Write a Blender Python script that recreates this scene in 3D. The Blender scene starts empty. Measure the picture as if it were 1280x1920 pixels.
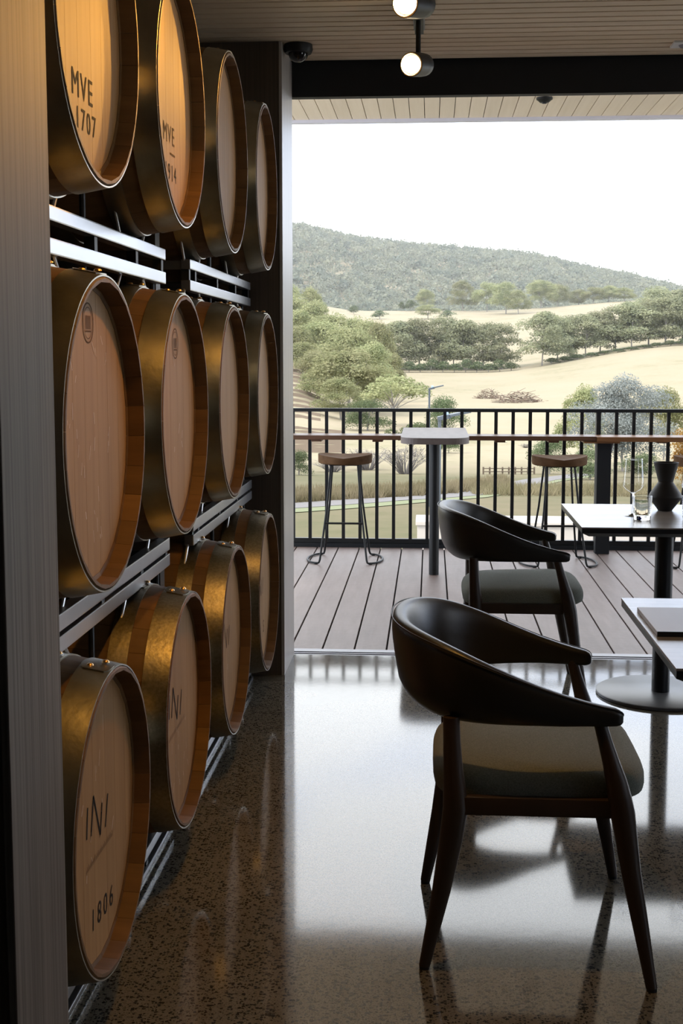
import bpy, bmesh, math, random
import numpy as np
from mathutils import Vector, Matrix, Euler

random.seed(7)
rng = np.random.default_rng(7)
S = bpy.context.scene
COL = S.collection
PI = math.pi

# ------------------------------------------------------------------ camera
cam_d = bpy.data.cameras.new('camera')
cam = bpy.data.objects.new('camera', cam_d)
COL.objects.link(cam)
CAM_H = 1.3636
cam.location = (0, 0, CAM_H)
cam.rotation_euler = (PI / 2 - 0.104255, 0, 0.070996)
cam_d.sensor_fit = 'VERTICAL'
cam_d.sensor_height = 36.0
cam_d.lens = 2349.96 / 1920 * 36.0
cam_d.shift_y = (908.6 - 960) / 1920
cam_d.clip_start = 0.05
cam_d.clip_end = 8000
S.camera = cam

# ------------------------------------------------------------------ view, world, sun
S.view_settings.view_transform = 'Standard'
S.view_settings.look = 'None'
S.view_settings.gamma = 1.0
S.view_settings.use_curve_mapping = False
S.view_settings.exposure = 0.0

w = bpy.data.worlds.new('sky')
S.world = w
w.use_nodes = True
nt = w.node_tree
for n in list(nt.nodes):
    nt.nodes.remove(n)
o_ = nt.nodes.new('ShaderNodeOutputWorld')
bg = nt.nodes.new('ShaderNodeBackground')
tc = nt.nodes.new('ShaderNodeTexCoord')
mp = nt.nodes.new('ShaderNodeMapping')
mp.inputs['Scale'].default_value = (1.0, 1.0, 2.2)
mp.inputs['Location'].default_value = (0.35, 0.1, 0.2)
ns = nt.nodes.new('ShaderNodeTexNoise')
ns.inputs['Scale'].default_value = 2.3
ns.inputs['Detail'].default_value = 5
ns.inputs['Roughness'].default_value = 0.5
cr = nt.nodes.new('ShaderNodeValToRGB')
cr.color_ramp.elements[0].position = 0.36
cr.color_ramp.elements[0].color = (0.55, 0.68, 0.95, 1)     # thin blue between the clouds
cr.color_ramp.elements[1].position = 0.52
cr.color_ramp.elements[1].color = (0.94, 0.975, 1.0, 1)    # bright cloud
nt.links.new(tc.outputs['Generated'], mp.inputs['Vector'])
nt.links.new(mp.outputs['Vector'], ns.inputs['Vector'])
nt.links.new(ns.outputs['Fac'], cr.inputs['Fac'])
nt.links.new(cr.outputs['Color'], bg.inputs['Color'])
bg.inputs['Strength'].default_value = 4.1
nt.links.new(bg.outputs['Background'], o_.inputs['Surface'])

sun_d = bpy.data.lights.new('sun', 'SUN')
sun_d.energy = 3.0
sun_d.angle = math.radians(4)
sun_d.color = (1.0, 0.93, 0.80)
sun = bpy.data.objects.new('sun', sun_d)
COL.objects.link(sun)
sun.rotation_euler = Vector((0.62, 0.45, -0.72)).to_track_quat('-Z', 'Y').to_euler()

try:
    S.cycles.max_bounces = 8
    S.cycles.diffuse_bounces = 4
    S.cycles.glossy_bounces = 4
    S.cycles.transmission_bounces = 8
    S.cycles.transparent_max_bounces = 12
    S.cycles.sample_clamp_indirect = 6.0
    S.cycles.caustics_reflective = True
    S.cycles.caustics_refractive = False
    S.cycles.use_denoising = True
except Exception:
    pass

# ------------------------------------------------------------------ materials
def mat(name, col, rough=0.5, metal=0.0, spec=0.5, noise=None, bump=None, vary=0.0, **kw):
    """noise = (scale vector, second colour, contrast); bump = (scale, strength); vary = per-object brightness spread."""
    m = bpy.data.materials.new(name)
    m.use_nodes = True
    t = m.node_tree
    b = t.nodes['Principled BSDF']
    b.inputs['Base Color'].default_value = (*col, 1)
    b.inputs['Roughness'].default_value = rough
    b.inputs['Metallic'].default_value = metal
    b.inputs['Specular IOR Level'].default_value = spec
    for k, v in kw.items():
        b.inputs[k.replace('_', ' ')].default_value = v
    tcn = t.nodes.new('ShaderNodeTexCoord')
    last = None
    if noise:
        sc, c2, con = noise
        mpn = t.nodes.new('ShaderNodeMapping')
        mpn.inputs['Scale'].default_value = sc
        nn = t.nodes.new('ShaderNodeTexNoise')
        nn.inputs['Scale'].default_value = 1
        nn.inputs['Detail'].default_value = 5
        nn.inputs['Roughness'].default_value = 0.6
        rp = t.nodes.new('ShaderNodeValToRGB')
        rp.color_ramp.elements[0].position = 0.5 - con
        rp.color_ramp.elements[0].color = (*col, 1)
        rp.color_ramp.elements[1].position = 0.5 + con
        rp.color_ramp.elements[1].color = (*c2, 1)
        t.links.new(tcn.outputs['Object'], mpn.inputs['Vector'])
        if vary:
            oi = t.nodes.new('ShaderNodeObjectInfo')
            ml = t.nodes.new('ShaderNodeVectorMath'); ml.operation = 'SCALE'
            cb = t.nodes.new('ShaderNodeCombineXYZ')
            for i in range(3):
                t.links.new(oi.outputs['Random'], cb.inputs[i])
            t.links.new(cb.outputs[0], ml.inputs[0]); ml.inputs['Scale'].default_value = 37.0
            t.links.new(ml.outputs[0], mpn.inputs['Location'])
        t.links.new(mpn.outputs['Vector'], nn.inputs['Vector'])
        t.links.new(nn.outputs['Fac'], rp.inputs['Fac'])
        last = rp.outputs['Color']
    if vary:
        oi = t.nodes.new('ShaderNodeObjectInfo')
        hs = t.nodes.new('ShaderNodeHueSaturation')
        mr = t.nodes.new('ShaderNodeMapRange')
        mr.inputs['To Min'].default_value = 1 - vary
        mr.inputs['To Max'].default_value = 1 + vary
        t.links.new(oi.outputs['Random'], mr.inputs['Value'])
        t.links.new(mr.outputs['Result'], hs.inputs['Value'])
        if last:
            t.links.new(last, hs.inputs['Color'])
        else:
            hs.inputs['Color'].default_value = (*col, 1)
        last = hs.outputs['Color']
    if last:
        t.links.new(last, b.inputs['Base Color'])
    if bump:
        nb = t.nodes.new('ShaderNodeTexNoise')
        nb.inputs['Scale'].default_value = bump[0]
        nb.inputs['Detail'].default_value = 4
        bp = t.nodes.new('ShaderNodeBump')
        bp.inputs['Strength'].default_value = bump[1]
        bp.inputs['Distance'].default_value = 0.01
        t.links.new(tcn.outputs['Object'], nb.inputs['Vector'])
        t.links.new(nb.outputs['Fac'], bp.inputs['Height'])
        t.links.new(bp.outputs['Normal'], b.inputs['Normal'])
    return m

def leaf_mat(name, c1, c2, scale=3.0, vary=0.18):
    m = bpy.data.materials.new(name)
    m.use_nodes = True
    t = m.node_tree
    for n in list(t.nodes):
        t.nodes.remove(n)
    out = t.nodes.new('ShaderNodeOutputMaterial')
    df = t.nodes.new('ShaderNodeBsdfDiffuse')
    tr = t.nodes.new('ShaderNodeBsdfTranslucent')
    mx = t.nodes.new('ShaderNodeMixShader'); mx.inputs[0].default_value = 0.42
    tcn = t.nodes.new('ShaderNodeTexCoord')
    nn = t.nodes.new('ShaderNodeTexNoise'); nn.inputs['Scale'].default_value = scale; nn.inputs['Detail'].default_value = 3
    rp = t.nodes.new('ShaderNodeValToRGB')
    rp.color_ramp.elements[0].position = 0.36; rp.color_ramp.elements[0].color = (*c1, 1)
    rp.color_ramp.elements[1].position = 0.64; rp.color_ramp.elements[1].color = (*c2, 1)
    oi = t.nodes.new('ShaderNodeObjectInfo')
    hs = t.nodes.new('ShaderNodeHueSaturation')
    mr = t.nodes.new('ShaderNodeMapRange'); mr.inputs['To Min'].default_value = 1 - vary; mr.inputs['To Max'].default_value = 1 + vary
    mh = t.nodes.new('ShaderNodeMapRange'); mh.inputs['To Min'].default_value = 0.485; mh.inputs['To Max'].default_value = 0.515
    t.links.new(tcn.outputs['Object'], nn.inputs['Vector'])
    t.links.new(nn.outputs['Fac'], rp.inputs['Fac'])
    t.links.new(rp.outputs['Color'], hs.inputs['Color'])
    t.links.new(oi.outputs['Random'], mr.inputs['Value']); t.links.new(mr.outputs['Result'], hs.inputs['Value'])
    t.links.new(oi.outputs['Random'], mh.inputs['Value']); t.links.new(mh.outputs['Result'], hs.inputs['Hue'])
    t.links.new(hs.outputs['Color'], df.inputs['Color']); t.links.new(hs.outputs['Color'], tr.inputs['Color'])
    t.links.new(df.outputs[0], mx.inputs[1]); t.links.new(tr.outputs[0], mx.inputs[2])
    t.links.new(mx.outputs[0], out.inputs['Surface'])
    return m

def emit_mat(name, col, strength):
    m = bpy.data.materials.new(name)
    m.use_nodes = True
    b = m.node_tree.nodes['Principled BSDF']
    b.inputs['Base Color'].default_value = (*col, 1)
    b.inputs['Emission Color'].default_value = (*col, 1)
    b.inputs['Emission Strength'].default_value = strength
    return m

def concrete_floor():
    m = bpy.data.materials.new('polished_concrete')
    m.use_nodes = True
    t = m.node_tree
    b = t.nodes['Principled BSDF']
    tcn = t.nodes.new('ShaderNodeTexCoord')
    def vor(scale, lo, hi):
        v = t.nodes.new('ShaderNodeTexVoronoi'); v.inputs['Scale'].default_value = scale
        n2 = t.nodes.new('ShaderNodeTexNoise'); n2.inputs['Scale'].default_value = scale * 1.2; n2.inputs['Detail'].default_value = 2
        ad = t.nodes.new('ShaderNodeVectorMath'); ad.operation = 'MULTIPLY_ADD'
        ad.inputs[1].default_value = (1.1 / scale,) * 3
        t.links.new(tcn.outputs['Object'], n2.inputs['Vector'])
        t.links.new(n2.outputs['Color'], ad.inputs[0]); t.links.new(tcn.outputs['Object'], ad.inputs[2])
        t.links.new(ad.outputs[0], v.inputs['Vector'])
        # only some cells hold a dark stone, and each of those is smaller than its cell
        sep = t.nodes.new('ShaderNodeSeparateColor'); t.links.new(v.outputs['Color'], sep.inputs[0])
        c = t.nodes.new('ShaderNodeMath'); c.operation = 'MULTIPLY_ADD'
        t.links.new(sep.outputs[0], c.inputs[0]); c.inputs[1].default_value = hi - lo; c.inputs[2].default_value = lo
        d = t.nodes.new('ShaderNodeMath'); d.operation = 'LESS_THAN'
        t.links.new(v.outputs['Distance'], d.inputs[0]); t.links.new(c.outputs[0], d.inputs[1])
        return d.outputs[0], sep.outputs[1]
    chip, tone = vor(135, -0.12, 0.66)
    fine, tone2 = vor(320, 0.0, 0.60)
    big = t.nodes.new('ShaderNodeTexNoise'); big.inputs['Scale'].default_value = 1.6; big.inputs['Detail'].default_value = 4
    t.links.new(tcn.outputs['Object'], big.inputs['Vector'])
    rp = t.nodes.new('ShaderNodeValToRGB')
    rp.color_ramp.elements[0].position = 0.3; rp.color_ramp.elements[0].color = (0.120, 0.108, 0.084, 1)
    rp.color_ramp.elements[1].position = 0.7; rp.color_ramp.elements[1].color = (0.170, 0.153, 0.121, 1)
    t.links.new(big.outputs['Fac'], rp.inputs['Fac'])
    m1 = t.nodes.new('ShaderNodeMix'); m1.data_type = 'RGBA'
    t.links.new(rp.outputs['Color'], m1.inputs['A']); m1.inputs['B'].default_value = (0.062, 0.057, 0.048, 1)
    sc = t.nodes.new('ShaderNodeMath'); sc.operation = 'MULTIPLY'; sc.inputs[1].default_value = 0.75
    t.links.new(fine, sc.inputs[0]); t.links.new(sc.outputs[0], m1.inputs['Factor'])
    m2 = t.nodes.new('ShaderNodeMix'); m2.data_type = 'RGBA'
    t.links.new(m1.outputs['Result'], m2.inputs['A']); m2.inputs['B'].default_value = (0.022, 0.022, 0.023, 1)
    t.links.new(chip, m2.inputs['Factor'])
    t.links.new(m2.outputs['Result'], b.inputs['Base Color'])
    b.inputs['Roughness'].default_value = 0.075
    b.inputs['IOR'].default_value = 1.63
    bp = t.nodes.new('ShaderNodeBump'); bp.inputs['Strength'].default_value = 0.004; bp.inputs['Distance'].default_value = 0.02
    nb = t.nodes.new('ShaderNodeTexNoise'); nb.inputs['Scale'].default_value = 9
    t.links.new(tcn.outputs['Object'], nb.inputs['Vector']); t.links.new(nb.outputs['Fac'], bp.inputs['Height'])
    t.links.new(bp.outputs['Normal'], b.inputs['Normal'])
    return m

def ground_mat():
    m = bpy.data.materials.new('dry_pasture')
    m.use_nodes = True
    t = m.node_tree
    b = t.nodes['Principled BSDF']
    b.inputs['Roughness'].default_value = 0.95
    b.inputs['Specular IOR Level'].default_value = 0.1
    tcn = t.nodes.new('ShaderNodeTexCoord')
    def nz(scale, det=5):
        n = t.nodes.new('ShaderNodeTexNoise'); n.inputs['Scale'].default_value = scale; n.inputs['Detail'].default_value = det
        n.inputs['Roughness'].default_value = 0.65
        t.links.new(tcn.outputs['Object'], n.inputs['Vector'])
        return n.outputs['Fac']
    rp = t.nodes.new('ShaderNodeValToRGB')
    e = rp.color_ramp.elements
    e[0].position = 0.34; e[0].color = (0.175, 0.158, 0.092, 1)
    e[1].position = 0.66; e[1].color = (0.265, 0.218, 0.152, 1)
    e.new(0.48).color = (0.24, 0.205, 0.135, 1)
    mxn = t.nodes.new('ShaderNodeMath'); mxn.operation = 'MULTIPLY_ADD'
    t.links.new(nz(0.9, 6), mxn.inputs[0]); mxn.inputs[1].default_value = 0.35
    m3 = t.nodes.new('ShaderNodeMath'); m3.operation = 'MULTIPLY'; m3.inputs[1].default_value = 0.65
    t.links.new(nz(0.045, 5), m3.inputs[0]); t.links.new(m3.outputs[0], mxn.inputs[2])
    t.links.new(mxn.outputs[0], rp.inputs['Fac'])
    # mown greyer lawn on the near terrace, golden paddock beyond
    lw = t.nodes.new('ShaderNodeValToRGB')
    e = lw.color_ramp.elements
    e[0].position = 0.36; e[0].color = (0.075, 0.075, 0.034, 1)
    e[1].position = 0.66; e[1].color = (0.135, 0.108, 0.066, 1)
    t.links.new(mxn.outputs[0], lw.inputs['Fac'])
    sx = t.nodes.new('ShaderNodeSeparateXYZ'); t.links.new(tcn.outputs['Object'], sx.inputs[0])
    mr = t.nodes.new('ShaderNodeMapRange'); mr.inputs['From Min'].default_value = 62; mr.inputs['From Max'].default_value = 96
    t.links.new(sx.outputs['Y'], mr.inputs['Value'])
    mx = t.nodes.new('ShaderNodeMix'); mx.data_type = 'RGBA'
    t.links.new(mr.outputs['Result'], mx.inputs['Factor'])
    t.links.new(lw.outputs['Color'], mx.inputs['A']); t.links.new(rp.outputs['Color'], mx.inputs['B'])
    t.links.new(mx.outputs['Result'], b.inputs['Base Color'])
    return m

M = {}
M['floor'] = concrete_floor()
M['ground'] = ground_mat()
M['oak'] = mat('oak_head', (0.285, 0.152, 0.060), 0.6, noise=((40, 26, 1.2), (0.385, 0.22, 0.096), 0.25), vary=0.05, spec=0.18)
M['stave'] = mat('oak_stave', (0.095, 0.047, 0.016), 0.6, noise=((2.5, 30, 30), (0.165, 0.084, 0.029), 0.25), vary=0.16, spec=0.35)
M['hoop'] = mat('galvanised_hoop', (0.25, 0.235, 0.19), 0.36, 1.0, noise=((14, 14, 14), (0.34, 0.315, 0.25), 0.2), bump=(60, 0.06))
M['hoop_worn'] = mat('spotted_galvanised_hoop', (0.30, 0.275, 0.215), 0.36, 1.0, noise=((130, 130, 130), (0.20, 0.175, 0.13), 0.18), bump=(80, 0.06))
M['brass'] = mat('brass_rivet', (0.75, 0.48, 0.22), 0.3, 1.0)
M['ink'] = mat('stencil_ink', (0.022, 0.019, 0.018), 0.8, 0.0, 0.1)
M['ink_faint'] = mat('faded_stencil_ink', (0.11, 0.062, 0.032), 0.8, 0.0, 0.1)
M['chalk'] = mat('pale_scratches', (0.62, 0.47, 0.36), 0.8)
M['rail'] = mat('zinc_rail', (0.40, 0.41, 0.43), 0.30, 0.95, noise=((6, 6, 6), (0.34, 0.35, 0.37), 0.3))
M['rod'] = mat('zinc_rod', (0.5, 0.5, 0.5), 0.35, 0.8)
M['black'] = mat('black_steel', (0.010, 0.011, 0.012), 0.5, 0.0, 0.35)
M['dark'] = mat('charcoal_paint', (0.013, 0.015, 0.018), 0.6, 0.0, 0.3)
M['wall'] = mat('dark_wall', (0.05, 0.046, 0.042), 0.8)
M['veneer'] = mat('grey_oak_veneer', (0.080, 0.068, 0.058), 0.62, 0.0, 0.25, noise=((130, 130, 1.4), (0.20, 0.176, 0.155), 0.22))
M['veneer_lit'] = mat('sky_lit_grey_oak_veneer', (0.30, 0.275, 0.255), 0.35, noise=((130, 130, 1.4), (0.46, 0.43, 0.40), 0.22))  # same grey veneer, lightened: sky light on the far edge put into its colour
M['veneer_dark'] = mat('smoked_oak_veneer', (0.050, 0.038, 0.028), 0.55, noise=((130, 130, 1.4), (0.10, 0.075, 0.055), 0.25))
M['slat'] = mat('oak_ceiling_slat', (0.68, 0.54, 0.38), 0.5, noise=((1.2, 34, 34), (0.76, 0.62, 0.45), 0.25), vary=0.06)
M['soffit'] = mat('cedar_soffit_board', (0.68, 0.56, 0.42), 0.5, noise=((30, 1.2, 30), (0.76, 0.64, 0.50), 0.25), vary=0.04)
M['deck'] = mat('composite_deck_board', (0.155, 0.112, 0.098), 0.5, noise=((22, 3.0, 22), (0.215, 0.160, 0.142), 0.22), bump=(25, 0.15), vary=0.07)
M['gap'] = mat('dark_gap', (0.008, 0.008, 0.008), 0.9)
M['alu'] = mat('anodised_track', (0.26, 0.26, 0.28), 0.45, 0.7)
M['fascia'] = mat('pale_fascia', (0.60, 0.58, 0.62), 0.5)
M['shelf'] = mat('oiled_timber_shelf', (0.080, 0.038, 0.020), 0.45, 0.0, 0.35, noise=((3, 30, 30), (0.13, 0.065, 0.036), 0.25))
M['shelf_light'] = mat('oiled_spotted_gum_shelf', (0.16, 0.070, 0.026), 0.45, 0.0, 0.35, noise=((3, 30, 30), (0.22, 0.105, 0.043), 0.25))
M['bartop'] = mat('weathered_bar_top', (0.13, 0.105, 0.095), 0.5, 0.0, 0.3, noise=((24, 3, 24), (0.18, 0.148, 0.135), 0.25))
M['stoolseat'] = mat('oiled_elm_seat', (0.068, 0.034, 0.013), 0.65, 0.0, 0.12, noise=((3, 24, 24), (0.13, 0.07, 0.033), 0.25))
M['leather'] = mat('black_leather', (0.016, 0.015, 0.015), 0.38, spec=0.5, bump=(300, 0.03))
M['piping'] = mat('leather_piping', (0.024, 0.022, 0.021), 0.45)
M['walnut'] = mat('dark_stained_timber', (0.030, 0.019, 0.013), 0.42, noise=((20, 20, 2), (0.045, 0.028, 0.019), 0.25))
M['fabric'] = mat('grey_green_weave', (0.120, 0.136, 0.116), 0.9, spec=0.15, noise=((300, 300, 300), (0.205, 0.222, 0.192), 0.16), bump=(600, 0.35), Sheen_Weight=0.2)
M['table'] = mat('grey_oak_top', (0.24, 0.205, 0.175), 0.26, 0.0, 0.6, noise=((3, 26, 26), (0.32, 0.28, 0.245), 0.25))
M['tblack'] = mat('table_black', (0.012, 0.014, 0.018), 0.4)
M['tbase'] = mat('table_base_plate', (0.10, 0.105, 0.115), 0.35)
M['menu'] = mat('menu_board_leather', (0.36, 0.27, 0.235), 0.4, noise=((30, 4, 30), (0.38, 0.30, 0.26), 0.25))
M['vase'] = mat('matt_black_ceramic', (0.016, 0.016, 0.017), 0.55)
M['glass'] = mat('clear_glass', (1, 1, 1), 0.02, Transmission_Weight=1.0, IOR=1.45)
def thin_glass(name):
    m = bpy.data.materials.new(name); m.use_nodes = True
    t = m.node_tree
    for n in list(t.nodes): t.nodes.remove(n)
    out = t.nodes.new('ShaderNodeOutputMaterial'); mx = t.nodes.new('ShaderNodeMixShader')
    tp = t.nodes.new('ShaderNodeBsdfTransparent'); tp.inputs['Color'].default_value = (0.97, 0.975, 0.985, 1)
    gl = t.nodes.new('ShaderNodeBsdfGlossy'); gl.inputs['Roughness'].default_value = 0.02
    lw = t.nodes.new('ShaderNodeLayerWeight'); lw.inputs['Blend'].default_value = 0.5
    pw = t.nodes.new('ShaderNodeMath'); pw.operation = 'POWER'; pw.inputs[1].default_value = 3.5
    t.links.new(lw.outputs['Facing'], pw.inputs[0])
    sc = t.nodes.new('ShaderNodeMath'); sc.operation = 'MULTIPLY_ADD'; sc.inputs[1].default_value = 0.85; sc.inputs[2].default_value = 0.06
    t.links.new(pw.outputs[0], sc.inputs[0])
    t.links.new(sc.outputs[0], mx.inputs[0]); t.links.new(tp.outputs[0], mx.inputs[1]); t.links.new(gl.outputs[0], mx.inputs[2])
    t.links.new(mx.outputs[0], out.inputs['Surface'])
    return m
M['thin_glass'] = thin_glass('thin_bowl_glass')
M['bluepaint'] = mat('blue_glass_bead', (0.05, 0.08, 0.5), 0.15)
M['lens'] = emit_mat('lamp_glow', (1.0, 0.80, 0.50), 60.0)
M['bezel'] = mat('warm_reflector_ring', (0.85, 0.62, 0.30), 0.25, 0.9)
M['white'] = mat('white_paint', (0.75, 0.75, 0.74), 0.5)
M['conc'] = mat('cream_concrete', (0.36, 0.32, 0.28), 0.85, noise=((1.5, 1.5, 1.5), (0.42, 0.375, 0.33), 0.3))
M['road'] = mat('grey_gravel_track', (0.115, 0.105, 0.10), 0.95)
M['verge'] = mat('green_verge', (0.115, 0.125, 0.055), 0.95)
M['tallgrass'] = leaf_mat('tall_dry_grass', (0.13, 0.108, 0.062), (0.21, 0.17, 0.11), 0.6)
M['bark'] = mat('pale_gum_bark', (0.15, 0.135, 0.115), 0.9, noise=((4, 4, 1), (0.23, 0.21, 0.185), 0.3))
M['twig'] = mat('bare_grey_twigs', (0.145, 0.13, 0.12), 0.95)
M['leaf_gum'] = leaf_mat('gum_leaves', (0.180, 0.195, 0.095), (0.320, 0.315, 0.170), 5)
M['leaf_belt'] = leaf_mat('grey_gum_leaves', (0.185, 0.200, 0.122), (0.310, 0.310, 0.190), 5)
M['leaf_silver'] = leaf_mat('silver_leaves', (0.185, 0.20, 0.188), (0.29, 0.305, 0.285), 5, 0.05)
M['leaf_dark'] = leaf_mat('dark_green_leaves', (0.075, 0.098, 0.052), (0.145, 0.168, 0.088), 5)
M['leaf_orange'] = leaf_mat('orange_leaves', (0.22, 0.11, 0.03), (0.30, 0.18, 0.055), 5)
M['leaf_hill'] = leaf_mat('hill_forest_leaves', (0.13, 0.150, 0.115), (0.225, 0.228, 0.158), 0.05, 0.0)
M['pile'] = mat('dead_branches', (0.14, 0.095, 0.065), 0.95)
M['oldwood'] = mat('old_fence_timber', (0.10, 0.075, 0.05), 0.9)
M['vine'] = mat('dormant_vines', (0.175, 0.135, 0.10), 0.95)
M['soil'] = mat('vineyard_soil', (0.30, 0.20, 0.14), 0.95)

# ------------------------------------------------------------------ mesh helpers
class MB:
    def __init__(s):
        s.v = []; s.f = []
    def add(s, vs, fs):
        k = len(s.v)
        s.v += [tuple(p) for p in vs]
        s.f += [tuple(i + k for i in f) for f in fs]
        return s
    def box(s, x0, x1, y0, y1, z0, z1, bev=0.0):
        if bev <= 0:
            v = [(x, y, z) for x in (x0, x1) for y in (y0, y1) for z in (z0, z1)]
            return s.add(v, [(0, 1, 3, 2), (4, 6, 7, 5), (0, 4, 5, 1), (2, 3, 7, 6), (0, 2, 6, 4), (1, 5, 7, 3)])
        bm = bmesh.new()
        bmesh.ops.create_cube(bm, size=1)
        for q in bm.verts:
            q.co = Vector(((x0 + x1) / 2 + q.co.x * (x1 - x0), (y0 + y1) / 2 + q.co.y * (y1 - y0), (z0 + z1) / 2 + q.co.z * (z1 - z0)))
        bmesh.ops.bevel(bm, geom=bm.edges[:], offset=bev, segments=2, profile=0.7, affect='EDGES')
        return s.bm(bm)
    def bm(s, bm):
        bm.verts.index_update()
        s.add([q.co[:] for q in bm.verts], [[q.index for q in f.verts] for f in bm.faces])
        bm.free()
        return s
    def tube(s, pts, rad, n=10, closed=False, flat=1.0, cap=True):
        pts = [Vector(p) for p in pts]
        m = len(pts)
        if not hasattr(rad, '__len__'):
            rad = [rad] * m
        rings = []
        prev = None
        for i, p in enumerate(pts):
            a = pts[(i - 1) % m] if (closed or i > 0) else p
            b = pts[(i + 1) % m] if (closed or i < m - 1) else p
            d = (b - a).normalized()
            if prev is None:
                r = d.cross(Vector((0, 1, 0)))
                if r.length < 0.2:
                    r = d.cross(Vector((1, 0, 0)))
            else:
                r = prev - d * prev.dot(d)
            r.normalize(); prev = r
            u = d.cross(r)
            rings.append([p + (r * math.cos(2 * PI * k / n) + u * math.sin(2 * PI * k / n) * flat) * rad[i] for k in range(n)])
        v = [q for ring in rings for q in ring]
        f = []
        for i in range(m if closed else m - 1):
            j = (i + 1) % m
            for k in range(n):
                f.append((i * n + k, i * n + (k + 1) % n, j * n + (k + 1) % n, j * n + k))
        if not closed and cap:
            f.append(tuple(range(n - 1, -1, -1)))
            f.append(tuple((m - 1) * n + k for k in range(n)))
        return s.add(v, f)
    def lathe(s, prof, n=32, c=(0, 0, 0), axis='z', closed=False):
        """prof = [(r, h)]"""
        v = []; f = []
        for r, h in prof:
            for k in range(n):
                a = 2 * PI * k / n
                if axis == 'z':
                    v.append((c[0] + r * math.cos(a), c[1] + r * math.sin(a), c[2] + h))
                else:
                    v.append((c[0] + h, c[1] + r * math.cos(a), c[2] + r * math.sin(a)))
        m = len(prof)
        if not closed:
            for i, (r, h) in ((0, prof[0]), (m - 1, prof[-1])):
                if r < 0.001:
                    f.append(tuple(i * n + k for k in range(n)))
        for i in range(m if closed else m - 1):
            j = (i + 1) % m
            for k in range(n):
                f.append((i * n + k, i * n + (k + 1) % n, j * n + (k + 1) % n, j * n + k))
        return s.add(v, f)
    def disc(s, r, c, n=32, axis='z', flip=False):
        v = []
        for k in range(n):
            a = 2 * PI * k / n * (-1 if flip else 1)
            v.append((c[0] + r * math.cos(a), c[1] + r * math.sin(a), c[2]) if axis == 'z' else (c[0], c[1] + r * math.cos(a), c[2] + r * math.sin(a)))
        return s.add(v, [tuple(range(n))])
    def xf(s, mtx):
        s.v = [tuple(mtx @ Vector(p)) for p in s.v]
        return s
    def mesh(s, name, m, smooth=None):
        me = bpy.data.meshes.new(name)
        me.from_pydata(s.v, [], s.f)
        me.materials.append(m)
        me.validate()
        bm = bmesh.new(); bm.from_mesh(me)
        bmesh.ops.recalc_face_normals(bm, faces=bm.faces[:])
        bm.to_mesh(me); bm.free()
        if smooth is not None:
            me.polygons.foreach_set('use_smooth', [True] * len(me.polygons))
            me.set_sharp_from_angle(angle=math.radians(smooth))
        return me
    def build(s, name, m, parent=None, smooth=None, loc=None):
        return link(name, s.mesh(name, m, smooth), parent, loc)

def link(name, me, parent=None, loc=None):
    o = bpy.data.objects.new(name, me)
    COL.objects.link(o)
    if parent:
        o.parent = parent
    if loc is not None:
        o.location = loc
    return o

def tag(o, label=None, cat=None, group=None, kind=None):
    if label: o['label'] = label
    if cat: o['category'] = cat
    if group: o['group'] = group
    if kind: o['kind'] = kind
    return o

def thing(name, label, cat, loc=(0, 0, 0), rz=0, group=None):
    o = bpy.data.objects.new(name, None)
    o.empty_display_size = 0.1
    COL.objects.link(o)
    o.location = loc
    o.rotation_euler = (0, 0, rz)
    return tag(o, label, cat, group)

def dup(root, loc=None, label=None, rz=None):
    r = root.copy(); COL.objects.link(r)
    if loc is not None: r.location = loc
    if rz is not None: r.rotation_euler = (0, 0, rz)
    if label: r['label'] = label
    for ch in list(root.children):
        c = ch.copy(); COL.objects.link(c); c.parent = r
        for g in list(ch.children):
            d = g.copy(); COL.objects.link(d); d.parent = c
    return r

def struct(name, mb, m, label, cat, smooth=None):
    return tag(mb.build(name, m, None, smooth), label, cat, None, 'structure')

# ================================================================== SETTING
CEIL = 2.62
FY = 5.57                                   # end of the room, where the sliding doors run
mb = MB().box(-1.95, 4.6, -3.2, FY, -0.2, 0.0)
struct('floor', mb, M['floor'], 'polished concrete floor with dark stone chips reflecting the sky', 'floor')
struct('wall_left', MB().box(-1.95, -1.75, -3.2, FY, 0, CEIL + 0.3), M['dark'], 'dark wall behind the barrel racks', 'wall')
struct('wall_back', MB().box(-1.95, 4.6, -3.4, -3.2, 0, CEIL + 0.3), M['wall'], 'dark wall at the back of the tasting room', 'wall')
struct('wall_right', MB().box(4.6, 4.8, -3.2, 0.4, 0, CEIL + 0.3).box(4.6, 4.8, 0.4, 2.4, 0, 0.9).box(4.6, 4.8, 0.4, 2.4, 2.3, CEIL + 0.3).box(4.6, 4.8, 2.4, FY, 0, CEIL + 0.3),
       M['wall'], 'dark side wall of the tasting room with an added, unseen window opening', 'wall')
wn = struct('added_window_1', MB().box(4.66, 4.74, 0.40, 0.45, 0.9, 2.3).box(4.66, 4.74, 2.35, 2.4, 0.9, 2.3).box(4.66, 4.74, 0.45, 2.35, 0.9, 0.95).box(4.66, 4.74, 0.45, 2.35, 2.25, 2.3),
            M['black'], 'black framed window added out of view to let in side daylight', 'window')  # unseen window, added to brighten the barrel heads and ceiling
for yy in (1.4,):
    MB().box(4.67, 4.73, yy - 0.025, yy + 0.025, 0.95, 2.25).build('mullion', M['black'], wn)


# ceiling: black backing with individual slats across the room
ceil = struct('ceiling', MB().box(-1.95, 4.8, -3.4, FY + 0.16, CEIL + 0.03, CEIL + 0.25), M['gap'],
              'slatted timber ceiling with dark gaps', 'ceiling')
PITCH = 0.0705
y0 = 5.545
slat_me = MB().box(-1.75, 4.6, -PITCH + 0.012, 0, 0, 0.024, 0.0015).mesh('slat', M['slat'])
for k in range(96):
    link('slat', slat_me, ceil, (0, y0 - k * PITCH, CEIL))

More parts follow.
